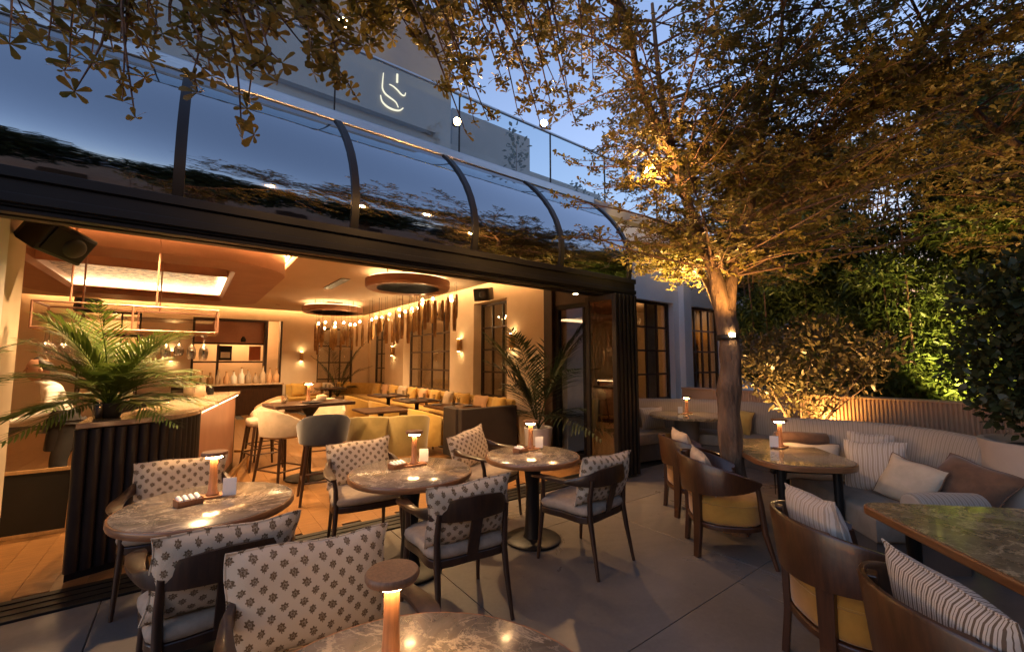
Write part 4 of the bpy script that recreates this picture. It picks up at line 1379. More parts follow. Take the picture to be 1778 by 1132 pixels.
for i in range(14):
    x = -0.28 + i * 0.19
    hh = rnd.uniform(0.25, 0.5)
    t = thing('bottle', '%s bottle from the left in the row on the back counter' % ORD[i], 'bottle', (x, 15.2 + rnd.uniform(-0.05, 0.25), 0.932), 0.0, GV)
    r = rnd.uniform(0.05, 0.085)
    MB().lathe([(r * 0.9, 0.0), (r, 0.02), (r, hh * 0.55), (r * 0.35, hh * 0.75), (r * 0.3, hh)], 12).build('body', m[rnd.choice(['cream', 'paper', 'amberglass', 'linen', 'peach'])], t, smooth=50)
    MB().lathe([(r * 0.36, hh), (r * 0.36, hh + 0.03)], 10).build('stopper', m['brass'], t)

# coffee machine hood above the left end
ah = thing('back_shelf', 'dark shelving unit left of the back display', 'shelf', (-1.75, 15.5, 0))
for z in (0.9, 1.35, 1.8, 2.25):
    MB().bx(-0.55, 0.55, -0.15, 0.14, z, z + 0.04).build('shelf', m['walnut'], ah)
for x in (-0.57, 0.55):
    MB().bx(x, x + 0.03, -0.15, 0.14, 0.5, 2.6).build('upright', m['bronze'], ah)
for i in range(9):
    t = thing('tin', '%s tin on the %s shelf of the dark shelving unit' % (('left', 'middle', 'right')[i % 3], ('lowest', 'second', 'third')[i // 3]), 'tin', (-2.2 + (i % 3) * 0.42, 15.45, (0.942, 1.392, 1.842)[i // 3]), 0.0, 'tins on the dark shelving')
    MB().lathe([(0.07, 0), (0.07, 0.22), (0.05, 0.26), (0.05, 0.28)], 12).build('body', m[['cream', 'brass', 'peach'][(i * 2) % 3]], t, smooth=40)

# ---- ceiling rings ------------------------------------------------------------------
def ring_light(label, x, y, r):
    t = thing('ceiling_ring', label, 'ceiling light', (x, y, 0), 0.0, 'copper ring ceiling lights')
    MB().lathe([(r - 0.20, 2.96), (r - 0.03, 2.945), (r, 2.98), (r, 3.10), (r - 0.02, 3.11), (r - 0.22, 3.11), (r - 0.24, 3.09), (r - 0.24, 2.99), (r - 0.20, 2.96)], 56).build('ring', m['copper'], t, smooth=40)
    MB().lathe([(r - 0.05, 3.112), (r - 0.05, 3.13), (r - 0.12, 3.13), (r - 0.12, 3.112)], 48).build('ring_glow', m['e_ring'], t)
    MB().lathe([(r - 0.241, 3.06), (r - 0.255, 3.06), (r - 0.255, 3.085), (r - 0.241, 3.085)], 48).build('inner_glow', m['e_ring'], t)
    MB().bx(-0.2, 0.2, -0.2, 0.2, 3.19, 3.235).build('diffuser', m['bronze'], t)
    for k in range(4):
        a = k * PI / 2 + 0.6
        MB().tube([((r - 0.12) * math.cos(a), (r - 0.12) * math.sin(a), 3.12), ((r - 0.12) * math.cos(a), (r - 0.12) * math.sin(a), 3.239)], 0.012, 6).build('bracket', m['copper'], t)
    return t
ring_light('nearer copper ring set under the dining room ceiling', 3.22, 7.55, 0.78)
ring_light('farther copper ring set under the dining room ceiling', 3.15, 12.6, 0.80)

# ---- chandelier of hanging shells ------------------------------------------------------
ch = thing('tube_chandelier', 'wave of long amber tubes with small bulbs under the ceiling', 'chandelier', (0, 0, 0))
cpath = smooth_path([(2.72, 12.3, 0), (3.2, 12.0, 0), (3.75, 11.2, 0), (4.0, 10.2, 0), (4.05, 9.2, 0), (4.15, 8.4, 0), (4.2, 7.7, 0)], 8)
tubes = []
for k in range(60):
    f = k / 59
    i = min(int(f * (len(cpath) - 1)), len(cpath) - 2)
    p = cpath[i].lerp(cpath[i + 1], f * (len(cpath) - 1) - i)
    dens = 0.12 if f < 0.72 else 0.25
    x, y = p.x + rnd.uniform(-dens, dens), p.y + rnd.uniform(-0.16, 0.16)
    zt = 2.52 + 0.42 * f + rnd.uniform(-0.08, 0.08)
    ln = rnd.uniform(0.32, 0.78)
    rr0 = rnd.uniform(0.028, 0.048)
    tb = MB().lathe([(rr0 * 0.75, -ln), (rr0, -ln * 0.8), (rr0 * 1.05, -ln * 0.3), (rr0 * 0.8, 0.0)], 8, (x, y, zt)).build('tube', m['amberglass'], ch, smooth=60)
    MB().tube([(x, y, zt), (x, y, CZ)], 0.003, 4).build('wire', m['bronze'], tb)
    if k % 2 == 0 and k < 58:
        MB().lathe([(0.004, -0.03), (0.024, -0.018), (0.026, 0.0), (0.016, 0.022), (0.004, 0.03)], 10, (x + 0.05, y - 0.05, zt + 0.02)).build('bulb', m['e_bulb'], tb, smooth=60)

# ---- wall sconces --------------------------------------------------------------------------
def sconce(label, loc, rz):
    t = thing('wall_sconce', label, 'sconce', loc, rz, 'up and down wall sconces')
    # local -y points away from the wall
    MB().box((0, -0.012, 0), (0.09, 0.022, 0.22)).build('back_plate', m['brass'], t, bevel=0.004)
    MB().lathe([(0.042, -0.15), (0.045, -0.145), (0.045, 0.145), (0.042, 0.15)], 16, (0, -0.07, 0)).build('cylinder', m['brass'], t, smooth=40)
    MB().lathe([(0.033, 0.151), (0.033, 0.154)], 12, (0, -0.07, 0)).build('upper_glow', m['e_sconce'], t)
    MB().lathe([(0.033, -0.154), (0.033, -0.151)], 12, (0, -0.07, 0)).build('lower_glow', m['e_sconce'], t)
    return t
SC = [('brass sconce on the back wall between display and tall window', (2.95, 15.69, 1.75), 0.0),
      ('brass sconce on the side wall at the farther pier', (5.19, 13.2, 1.92), R(-90)),
      ('brass sconce on the side wall between the two nearer windows', (5.19, 8.95, 1.98), R(-90)),
      ('brass sconce half hidden by the dark palm', (5.19, 6.85, 2.0), R(-90)),
      ('brass sconce on the back wall above the stoneware jars', (-0.45, 15.69, 1.75), 0.0)]
for lab, loc, rz in SC:
    sconce(lab, loc, rz)

# ---- loudspeakers ------------------------------------------------------------------------------
def loudspeaker(label, loc, rot, s=1.0):
    t = thing('loudspeaker', label, 'speaker', loc)
    t.rotation_euler = rot
    MB().layers([[(x * 0.16 * k * s, y * s, z * 0.115 * k * s) for x, z in ((-1, -1), (1, -1), (1, 1), (-1, 1))] for k, y in ((0.86, 0.15), (0.98, 0.08), (1.0, -0.1), (0.97, -0.12))]).build('cabinet', m['speaker'], t, bevel=0.012)
    MB().box((0, -0.128 * s, 0), (0.28 * s, 0.012, 0.19 * s)).build('grille', m['black'], t, bevel=0.006)
    MB().lathe([(0.075 * s, 0.0), (0.06 * s, 0.012), (0.02 * s, 0.004)], 20, M=Matrix.Translation((0.04 * s, -0.136 * s, 0)) @ Matrix.Rotation(R(90), 4, 'X')).build('driver', m['speaker'], t, smooth=50)
    MB().tube([(0, 0.14 * s, 0.02), (0, 0.26 * s, 0.06)], 0.025 * s, 8).build('bracket', m['steel'], t, smooth=50)
    return t
loudspeaker('tilted black loudspeaker on the left pier under the beam', (-0.93, 5.0, 2.60), (R(28), R(12), R(50)), 1.1)
loudspeaker('black loudspeaker above the nearest side window', (4.92, 7.55, 3.02), (R(15), R(0), R(-58)), 1.15)
loudspeaker('small black loudspeaker at the back behind the copper rack', (-1.75, 12.2, 2.75), (R(12), 0, R(20)), 1.2)

# ---- banquette along side and back walls -----------------------------------------------------------
bq = thing('indoor_banquette', 'long ochre banquette along the side and back walls', 'banquette')
qpath = [(p.x, p.y) for p in smooth_path([(5.12, 6.7, 0), (5.12, 9.0, 0), (5.12, 12.0, 0), (5.10, 14.6, 0), (4.75, 15.35, 0), (4.2, 15.58, 0), (3.0, 15.6, 0), (2.5, 15.6, 0)], 4)]
MB().sweep(qpath, [(0.03, 0.0), (0.52, 0.0), (0.52, 0.30), (0.03, 0.30)]).build('base', m['walnut'], bq)
MB().sweep(qpath, [(0.02, 0.302), (0.58, 0.302), (0.60, 0.33), (0.60, 0.43), (0.57, 0.46), (0.02, 0.47)]).build('seat', m['ochre'], bq, smooth=40)
MB().sweep(qpath, [(0.0, 0.46), (0.14, 0.46), (0.10, 0.80), (0.07, 0.845), (0.03, 0.85), (0.0, 0.83)]).build('backrest', m['ochre'], bq, smooth=40)
for i in range(11):
    f = i / 10
    y = 7.0 + f * 6.9
    cushion('cushion on the indoor banquette, %s along the side wall from the partition' % ORD[i], ['ochre', 'peach', 'ochre', 'cream'][i % 4], 0.48, 0.44, 0.16,
            (4.86, y, 0.47), R(90 + rnd.uniform(-8, 8)), tilt=14, roll=rnd.uniform(-4, 4), group='cushions along the indoor banquette', seed=100 + i)
for i in range(4):
    cushion('cushion on the indoor banquette, %s from the left along the back wall' % ORD[i], ['ochre', 'peach', 'cream', 'ochre'][i % 4], 0.46, 0.44, 0.16,
            (2.85 + i * 0.48, 15.3, 0.47), R(180 + rnd.uniform(-8, 8)), tilt=14, group='cushions along the indoor banquette', seed=130 + i)

# ---- dark partition -------------------------------------------------------------------------------------
pt = thing('low_partition', 'dark upholstered low partition beside the palm', 'partition', (0, 0, 0))
MB().bx(3.5, 4.62, 6.0, 6.12, 0.05, 0.83).build('panel', m['partition'], pt, bevel=0.015)
MB().bx(3.46, 3.60, 6.12, 6.55, 0.05, 0.83).build('return_panel', m['partition'], pt, bevel=0.015)
MB().bx(3.52, 4.60, 6.02, 6.10, 0.0, 0.05).build('plinth', m['black'], pt)

# ---- indoor dining tables and tub chairs -------------------------------------------------------------------
def dine_table(label, loc, w=0.8, d=0.8):
    t = thing('indoor_table', label, 'table', loc, 0.0, 'indoor dining tables')
    MB().prism(rounded_rect(w, d, 0.04), 0.715, 0.75).build('table_top', m['teak'], t, bevel=0.006)
    MB().lathe([(0.06, 0.03), (0.045, 0.1), (0.045, 0.65), (0.12, 0.714)], 16).build('pedestal', m['black'], t, smooth=40)
    MB().lathe([(0.26, 0.0), (0.26, 0.02), (0.05, 0.032)], 24).build('base', m['black'], t, smooth=40)
    return t
ITB = [(4.05, 7.3), (4.05, 8.9), (4.05, 10.6), (3.6, 14.4)]
for i, (x, y) in enumerate(ITB):
    dine_table('indoor dining table, %s from the partition along the banquette' % ORD[i], (x, y, 0), 0.8, 0.9)
    for k in range(4):
        px, py = x + (-0.2, 0.2)[k % 2], y + (-0.25, 0.25)[k // 2]
        pl0 = thing('plate', 'side plate at the %s place of the %s indoor dining table from the partition' % (('near left', 'near right', 'far left', 'far right')[k], ORD[i]), 'plate', (px, py, 0.752), 0.0, 'plates on the indoor tables')
        MB().lathe([(0.05, 0.0), (0.06, 0.004), (0.10, 0.014), (0.102, 0.017), (0.06, 0.008), (0.001, 0.007)], 20).build('dish', m['slate'], pl0, smooth=50)
        gg = thing('tumbler', 'clear tumbler at the %s place of the %s indoor dining table from the partition' % (('near left', 'near right', 'far left', 'far right')[k], ORD[i]), 'glass', (px + 0.12, py + 0.06, 0.752), 0.0, 'tumblers on the indoor tables')
        MB().lathe([(0.03, 0.0), (0.036, 0.11), (0.034, 0.11), (0.028, 0.008), (0.001, 0.007)], 12).build('vessel', m['clear'], gg, smooth=50)

def shell_mb(rx, ry, z0, z1, zf, th, a_end=110, p=2.4, flare=0.04, n=28):
    """upholstered wrap-around shell, open towards +y"""
    rings = []
    for i in range(n + 1):
        a = -a_end + 2 * a_end * i / n
        f = abs(a) / a_end
        sx, sy = math.sin(R(a)), -math.cos(R(a))
        x = rx * math.copysign(abs(sx) ** (2 / p), sx)
        y = ry * math.copysign(abs(sy) ** (2 / p), sy)
        top = z1 - (z1 - zf) * f ** 2.2
        nx, ny = sx, sy
        rings.append([(x, y, z0), (x + nx * th, y + ny * th, z0), (x + nx * (th + flare), y + ny * (th + flare), top - 0.02),
                      (x + nx * (th * 0.6 + flare), y + ny * (th * 0.6 + flare), top), (x + nx * (th * 0.2 + flare), y + ny * (th * 0.2 + flare), top - 0.006), (x + nx * flare * 0.8, y + ny * flare * 0.8, top - 0.03)])
    return MB().layers(rings)

def tub_chair(label, loc, rz, mat='olive'):
    t = thing('tub_chair', label, 'chair', loc, rz, 'velvet tub chairs')
    shell_mb(0.27, 0.26, 0.16, 0.78, 0.62, 0.06).build('shell', m[mat], t, smooth=60)
    rings = [[(x * k, y * k, z) for x, y in rounded_rect(0.54, 0.52, 0.2)] for k, z in ((0.92, 0.18), (0.99, 0.22), (1.0, 0.40), (0.96, 0.44), (0.7, 0.46))]
    MB().layers(rings).build('seat', m[mat], t, smooth=60)
    for sx in (-1, 1):
        for sy in (-1, 1):
            MB().tube([(sx * 0.22, sy * 0.2, 0.0), (sx * 0.19, sy * 0.18, 0.2)], [0.014, 0.022], 8).build('leg', m['walnut'], t, smooth=50)
    return t
tub_chair('olive velvet tub chair left of the pair near the blue stool', (2.30, 6.75, 0), R(-25))
tub_chair('olive velvet tub chair right of the pair near the blue stool', (2.80, 6.55, 0), R(-15))
tub_chair('golden tub chair between partition and dining table', (3.42, 7.0, 0), R(-90), 'ochre')
tub_chair('golden tub chair at the second indoor dining table', (3.35, 8.85, 0), R(-90), 'ochre')
tub_chair('golden tub chair at the third indoor dining table', (3.35, 10.6, 0), R(-90), 'ochre')
dine_table('indoor dining table behind the pair of olive tub chairs', (2.75, 7.55, 0), 0.8, 0.8)

# ---- bar stools and high table --------------------------------------------------------------------------------
def bar_stool(label, loc, rz, mat, top=1.0, seat=0.72):
    t = thing('bar_stool', label, 'stool', loc, rz, 'upholstered bar stools')
    shell_mb(0.215, 0.21, seat - 0.06, top, seat + 0.10, 0.045, 105, flare=0.035).build('backrest', m[mat], t, smooth=60)
    rings = [[(x * k, y * k, z) for x, y in rounded_rect(0.46, 0.44, 0.17)] for k, z in ((0.9, seat - 0.09), (0.98, seat - 0.07), (1.0, seat - 0.01), (0.95, seat + 0.02), (0.7, seat + 0.03))]
    MB().layers(rings).build('seat', m[mat], t, smooth=60)
    for sx in (-1, 1):
        for sy in (-1, 1):
            MB().tube([(sx * 0.235, sy * 0.225, 0.0), (sx * 0.175, sy * 0.165, seat - 0.08)], [0.015, 0.021], 8).build('leg', m['walnut'], t, smooth=50)
    for a, b in (((-1, -1), (1, -1)), ((1, -1), (1, 1)), ((1, 1), (-1, 1)), ((-1, 1), (-1, -1))):
        MB().tube([(a[0] * 0.214, a[1] * 0.204, 0.24), (b[0] * 0.214, b[1] * 0.204, 0.24)], 0.011, 6).build('footrest', m['walnut'], t)
    return t
bar_stool('slate blue bar stool with its back to the patio', (1.30, 5.45, 0), R(-8), 'slate')
bar_stool('cream bar stool left of the slate blue stool', (1.00, 6.25, 0), R(-62), 'cream')
bar_stool('cream bar stool nearest the bar corner', (0.93, 7.55, 0), R(100), 'cream')
bar_stool('cream bar stool farthest along the bar front', (1.05, 8.25, 0), R(102), 'peach')
bar_stool('cream bar stool at the far side of the high table', (1.75, 7.25, 0), R(170), 'cream')
ht = thing('high_table', 'dark timber high table between the bar stools', 'table', (1.36, 6.50, 0), R(8))
MB().prism(rounded_rect(1.05, 0.62, 0.03), 0.985, 1.03).build('table_top', m['walnut'], ht, bevel=0.006)
MB().lathe([(0.06, 0.03), (0.045, 0.1), (0.045, 0.85), (0.14, 0.984)], 16).build('pedestal', m['black'], ht, smooth=40)
MB().lathe([(0.28, 0.0), (0.28, 0.02), (0.05, 0.032)], 24).build('base', m['black'], ht, smooth=40)
table_lamp('glowing wooden lamp on the indoor high table', (1.33, 6.48, 1.031))
cd = thing('candle_bowl', 'pale lidded bowl beside the lamp on the high table', 'bowl', (1.52, 6.55, 1.031))
MB().lathe([(0.05, 0.0), (0.06, 0.01), (0.07, 0.06), (0.065, 0.075), (0.055, 0.075)], 18).build('body', m['cream'], cd, smooth=50)
MB().lathe([(0.066, 0.076), (0.06, 0.088), (0.01, 0.095)], 18).build('lid', m['peach'], cd, smooth=50)
tm = thing('water_glass', 'clear water glass on the left of the high table', 'glass', (1.02, 6.42, 1.031))
MB().lathe([(0.03, 0.0), (0.036, 0.12), (0.034, 0.12), (0.028, 0.008), (0.001, 0.007)], 14).build('vessel', m['clear'], tm, smooth=50)
MB().lathe([(0.001, 0.008), (0.028, 0.009), (0.031, 0.06), (0.001, 0.06)], 14).build('water', m['clear'], tm, smooth=50)
dp = thing('dinner_plate', 'dark plate under the lamp on the high table', 'plate', (1.36, 6.33, 1.031))
MB().lathe([(0.07, 0.0), (0.08, 0.004), (0.13, 0.016), (0.132, 0.019), (0.08, 0.008), (0.001, 0.007)], 24).build('dish', m['black'], dp, smooth=50)

# ---- chalk board leaning on the left pier -----------------------------------------------------------------------
bd = thing('leaning_board', 'black board in a light timber frame leaning by the left pier', 'board', (-1.10, 5.90, 0), R(-4))
TL = Matrix.Rotation(R(-7), 4, 'X')
mb = MB()
mb.box((-0.245, 0, 0.29), (0.03, 0.06, 0.58))
mb.box((0.245, 0, 0.29), (0.03, 0.06, 0.58))
mb.box((0, 0, 0.575), (0.46, 0.06, 0.03))
mb.box((0, 0, 0.015), (0.46, 0.06, 0.03))
mb.build('frame', m['brass_wood'], bd, M=TL)
MB().box((0, 0, 0.295), (0.459, 0.03, 0.529)).build('board', m['black'], bd, M=TL)
# ================================================================== PEOPLE
def skin_body(name, verts, edges, radii, root, mat, parent=None, sub=2):
    me = bpy.data.meshes.new(name)
    me.from_pydata(verts, edges, [])
    me.materials.append(mat)
    o = bpy.data.objects.new(name, me)
    COL.objects.link(o)
    sk = o.modifiers.new('skin', 'SKIN')
    sk.use_smooth_shade = True
    if not me.skin_vertices:
        bpy.context.view_layer.objects.active = o
    lay = me.skin_vertices[0].data if me.skin_vertices else None
    if lay:
        for i, r in enumerate(radii):
            lay[i].radius = r if isinstance(r, tuple) else (r, r)
            lay[i].use_root = (i == root)
    ss = o.modifiers.new('sub', 'SUBSURF')
    ss.levels = sub
    ss.render_levels = sub
    if parent:
        o.parent = parent
    return o

pr = thing('person', 'person in a white shirt and dark apron bending behind the palm', 'person', (-1.12, 6.95, 0), R(105))
# local +y is forward; bending forward over the low cabinet
V = [(0, -0.04, 0.92), (0, -0.01, 1.04), (0, 0.05, 1.16), (0, 0.11, 1.27), (0, 0.15, 1.34), (0, 0.18, 1.39),   # 0 pelvis .. 5 neck
     (0.17, 0.11, 1.28), (0.25, 0.13, 1.05), (0.20, 0.33, 0.97), (0.18, 0.40, 0.96),                               # 6-9 right arm
     (-0.17, 0.11, 1.28), (-0.26, 0.15, 1.06), (-0.20, 0.35, 0.98), (-0.18, 0.42, 0.97),                           # 10-13 left arm
     (0.10, -0.05, 0.88), (0.11, 0.0, 0.49), (0.11, -0.05, 0.08), (0.11, 0.08, 0.04),                              # 14-17 right leg
     (-0.10, -0.05, 0.88), (-0.12, 0.03, 0.49), (-0.13, -0.02, 0.08), (-0.13, 0.11, 0.04)]                          # 18-21 left leg
Ed = [(0, 1), (1, 2), (2, 3), (3, 4), (4, 5), (3, 6), (6, 7), (7, 8), (8, 9), (3, 10), (10, 11), (11, 12), (12, 13),
      (0, 14), (14, 15), (15, 16), (16, 17), (0, 18), (18, 19), (19, 20), (20, 21)]
Rd = [(0.14, 0.10), (0.125, 0.09), (0.135, 0.095), (0.12, 0.09), (0.06, 0.06), 0.048,
      0.06, 0.045, 0.036, 0.028, 0.06, 0.045, 0.036, 0.028,
      (0.095, 0.09), 0.062, 0.04, 0.035, (0.095, 0.09), 0.062, 0.04, 0.035]
body = skin_body('body', V, Ed, Rd, 0, m['shirt'], pr)
# trousers over the legs
tv = [(0, -0.05, 0.95), (0.10, -0.05, 0.86), (0.11, 0.0, 0.49), (0.11, -0.05, 0.07), (-0.10, -0.05, 0.86), (-0.12, 0.03, 0.49), (-0.13, -0.02, 0.07)]
skin_body('trousers', tv, [(0, 1), (1, 2), (2, 3), (0, 4), (4, 5), (5, 6)], [(0.165, 0.125), (0.11, 0.105), 0.078, 0.06, (0.11, 0.105), 0.078, 0.06], 0, m['trousers'], pr)
MB().layers([[(x * k + 0, y * k2 + 0.03 + dy, z) for x, y in rounded_rect(0.34, 0.27, 0.12)] for k, k2, dy, z in ((1.02, 1.05, -0.04, 0.62), (0.98, 1.0, -0.05, 0.85), (0.90, 0.92, -0.045, 0.98), (0.80, 0.86, -0.02, 1.06))]).build('apron', m['trousers'], pr, smooth=60)
MB().tube([(0.075 * math.cos(2 * PI * j / 12), 0.165 + 0.06 * math.sin(2 * PI * j / 12), 1.355 + 0.02 * math.sin(2 * PI * j / 12)) for j in range(12)], 0.018, 6, closed=True).build('collar', m['shirt'], pr, smooth=60)
# head with face
hd = MB()
rings = []
hc = Vector((0, 0.21, 1.50))
for k in range(11):
    f = k / 10
    z = -0.115 + 0.235 * f
    rr_ = math.sqrt(max(0.0, 1 - ((f - 0.56) / 0.58) ** 2))
    loop = []
    for j in range(18):
        a = 2 * PI * j / 18
        x, y = 0.076 * rr_ * math.cos(a), 0.096 * rr_ * math.sin(a)
        if f < 0.4:
            y += 0.018 * (0.4 - f) / 0.4
            x *= 0.86 + 0.14 * f / 0.4
        loop.append(hc + Vector((x, y + 0.01, z)))
    rings.append(loop)
hd.layers(rings)
hd.add([hc + Vector(q) for q in ((-0.014, 0.10, -0.01), (0.014, 0.10, -0.01), (0, 0.128, -0.018), (0, 0.098, 0.035))], [(0, 1, 2), (1, 3, 2), (3, 0, 2)])
for s in (-1, 1):
    hd.lathe([(0.004, -0.028), (0.016, -0.01), (0.018, 0.012), (0.004, 0.03)], 8, tuple(hc + Vector((s * 0.078, 0.0, 0.0))))
head = hd.build('head', m['skin'], pr, smooth=60)
for s in (-1, 1):
    MB().lathe([(0.002, -0.009), (0.010, 0.0), (0.002, 0.009)], 8, tuple(hc + Vector((s * 0.03, 0.093, 0.022)))).build('eye', m['black'], head, smooth=60)
MB().tube([hc + Vector((-0.022, 0.098, -0.048)), hc + Vector((0, 0.104, -0.05)), hc + Vector((0.022, 0.098, -0.048))], 0.005, 6).build('mouth', m['rust'], head)
hr = MB()
rings = []
for k in range(8):
    f = k / 7
    z = 0.0 + 0.135 * f
    rr_ = math.sqrt(max(0.0, 1 - (f * 0.98) ** 2.4))
    rings.append([hc + Vector((0.086 * rr_ * math.cos(2 * PI * j / 18), -0.012 + 0.10 * rr_ * math.sin(2 * PI * j / 18) - 0.03 * (1 - f), z + 0.025 * math.sin(2 * PI * j / 18))) for j in range(18)])
hr.layers(rings).build('hair', m['hair'], head, smooth=60)
# hands: palm and five fingers
for s, wr in ((1, Vector((0.18, 0.40, 0.96))), (-1, Vector((-0.18, 0.42, 0.97)))):
    hv = [wr, wr + Vector((0, 0.05, -0.008)), wr + Vector((0, 0.085, -0.012))]
    he = [(0, 1), (1, 2)]
    hrad = [(0.024, 0.02), (0.036, 0.016), (0.036, 0.015)]
    for q, (dx, ln) in enumerate(((-0.027, 0.055), (-0.009, 0.068), (0.009, 0.072), (0.027, 0.064))):
        b = len(hv)
        hv += [wr + Vector((dx, 0.09, -0.012)), wr + Vector((dx * 1.1, 0.09 + ln * 0.6, -0.022)), wr + Vector((dx * 1.1, 0.09 + ln * 0.9, -0.045))]
        he += [(2, b), (b, b + 1), (b + 1, b + 2)]
        hrad += [0.0095, 0.0085, 0.007]
    b = len(hv)
    hv += [wr + Vector((-s * 0.038, 0.04, -0.012)), wr + Vector((-s * 0.058, 0.075, -0.022))]
    he += [(1, b), (b, b + 1)]
    hrad += [0.011, 0.0085]
    skin_body('hand', [tuple(p) for p in hv], he, hrad, 1, m['skin'], pr, 1)
for s, y in ((0.11, 0.0), (-0.13, 0.03)):
    MB().layers([[(s + x * k, y + 0.03 + yy * k, z) for x, yy in rounded_rect(0.10, 0.27, 0.045)] for k, z in ((1.0, 0.0), (1.0, 0.04), (0.85, 0.07), (0.5, 0.09))]).build('shoe', m['black'], pr, smooth=50)
# low cabinet in front of the person
cb = thing('service_cabinet', 'low dark service cabinet behind the left pier', 'cabinet', (-2.05, 6.95, 0))
MB().bx(-0.45, 0.40, -0.3, 0.3, 0.0, 0.90).build('carcass', m['walnut'], cb, bevel=0.006)
MB().bx(-0.48, 0.43, -0.33, 0.33, 0.90, 0.93).build('worktop', m['marble_bar'], cb, bevel=0.004)
# ================================================================== VEGETATION
def leaf_arrays(P, D, N, L, Wd, shape='obovate', fold=0.12):
    """vectorised leaves: P base points, D directions, N normals, L lengths, Wd half widths"""
    P, D, N = (np.asarray(a, dtype=np.float64) for a in (P, D, N))
    L, Wd = np.asarray(L)[:, None], np.asarray(Wd)[:, None]
    D = D / (np.linalg.norm(D, axis=1, keepdims=True) + 1e-9)
    S = np.cross(D, N)
    S = S / (np.linalg.norm(S, axis=1, keepdims=True) + 1e-9)
    N2 = np.cross(S, D)
    if shape == 'obovate':
        prof = [(0.0, 0.06), (0.45, 0.62), (0.78, 1.0), (0.97, 0.55)]
    elif shape == 'lance':
        prof = [(0.0, 0.12), (0.3, 1.0), (0.7, 0.7), (1.0, 0.03)]
    else:
        prof = [(0.0, 0.2), (0.4, 1.0), (0.75, 0.75), (1.0, 0.05)]
    n = len(P)
    V = np.zeros((n, 8, 3))
    for i, (t, w) in enumerate(prof):
        bend = -0.10 * t * t
        c = P + D * (L * t) + N2 * (L * bend)
        V[:, 2 * i] = c + S * (Wd * w) + N2 * (Wd * w * fold * 2)
        V[:, 2 * i + 1] = c - S * (Wd * w) + N2 * (Wd * w * fold * 2)
    F = []
    base = np.arange(n)[:, None] * 8
    q = np.array([[0, 1, 3, 2], [2, 3, 5, 4], [4, 5, 7, 6]])
    F = (base[:, None, :] + q[None, :, :]).reshape(-1, 4)
    return V.reshape(-1, 3), F

def mesh_np(name, V, F, mat):
    me = bpy.data.meshes.new(name)
    nv, nf = len(V), len(F)
    me.vertices.add(nv)
    me.vertices.foreach_set('co', V.astype(np.float32).ravel())
    me.loops.add(nf * 4)
    me.loops.foreach_set('vertex_index', F.astype(np.int32).ravel())
    me.polygons.add(nf)
    me.polygons.foreach_set('loop_start', np.arange(0, nf * 4, 4, dtype=np.int32))
    me.polygons.foreach_set('use_smooth', np.ones(nf, dtype=bool))
    me.update(calc_edges=True)
    me.validate()
    me.materials.append(mat)
    return me

def np_obj(name, V, F, mat, parent=None, stuff=True):
    o = bpy.data.objects.new(name, mesh_np(name, V, F, mat))
    COL.objects.link(o)
    if parent is not None:
        o.parent = parent
    if stuff:
        o['kind'] = 'stuff'
    return o

class Tree:
    """branches as tubes, rosettes of leaves at the twig ends"""
    def __init__(self, seed):
        self.r = random.Random(seed)
        self.wood = MB()
        self.twigs = MB()
        self.P, self.D, self.N, self.L, self.W = [], [], [], [], []
    def limb(self, pts, r0, r1, n=7):
        P = smooth_path(pts, 4)
        k = len(P)
        self.wood.tube(P, [r0 + (r1 - r0) * i / (k - 1) for i in range(k)], n)
        return P
    def rosette(self, p, n, size):
        r = self.r
        a0 = r.uniform(0, 6.28)
        ax = Vector((r.gauss(0, 0.45), r.gauss(0, 0.45), 1)).normalized()
        e1 = ax.orthogonal().normalized()
        e2 = ax.cross(e1)
        for k in range(n):
            a = a0 + 2 * PI * k / n + r.uniform(-0.3, 0.3)
            d = e1 * math.cos(a) + e2 * math.sin(a) + ax * r.uniform(-0.25, 0.75)
            self.P.append(p)
            self.D.append(d)
            self.N.append(ax + Vector((r.uniform(-.5, .5), r.uniform(-.5, .5), r.uniform(-.3, .3))))
            l = size * r.uniform(0.5, 1.22)
            self.L.append(l)
            self.W.append(l * r.uniform(0.20, 0.27))
    def spray(self, p0, p1, nt, tl, size, nr=3, nl=6):
        """a side branch from p0 to p1 with nt twigs of length tl"""
        r = self.r
        p0, p1 = Vector(p0), Vector(p1)
        mid = p0.lerp(p1, 0.5) + Vector((r.uniform(-.08, .08), r.uniform(-.08, .08), r.uniform(-0.02, .10)))
        P = smooth_path([p0, mid, p1], 4)
        ln = (p1 - p0).length
        rb = 0.004 + 0.007 * min(ln, 2.0)
        self.twigs.tube(P, [rb * (1 - 0.75 * i / (len(P) - 1)) for i in range(len(P))], 5)
        dirn = (p1 - p0).normalized()
        for k in range(nt):
            f = 0.18 + 0.82 * (k + r.random()) / nt
            q = P[min(int(f * (len(P) - 1)), len(P) - 1)]
            d = Vector((r.gauss(0, 1), r.gauss(0, 1), r.gauss(0.05, 0.35))).normalized()
            d = (d + dirn * 0.7).normalized()
            e = q + d * tl * r.uniform(0.5, 1.1)
            self.twigs.tube([q, q.lerp(e, 0.5) + Vector((0, 0, r.uniform(-.01, .02))), e], [0.0038, 0.003, 0.002], 4, cap=False)
            for j in range(nr):
                g = q.lerp(e, 0.35 + 0.65 * j / max(nr - 1, 1))
                self.rosette(g, nl + r.choice((-1, 0, 0, 1)), size)
    def arrays(self):
        return (np.array([tuple(v) for v in self.P]), np.array([tuple(v) for v in self.D]), np.array([tuple(v) for v in self.N]),
                np.array(self.L), np.array(self.W))

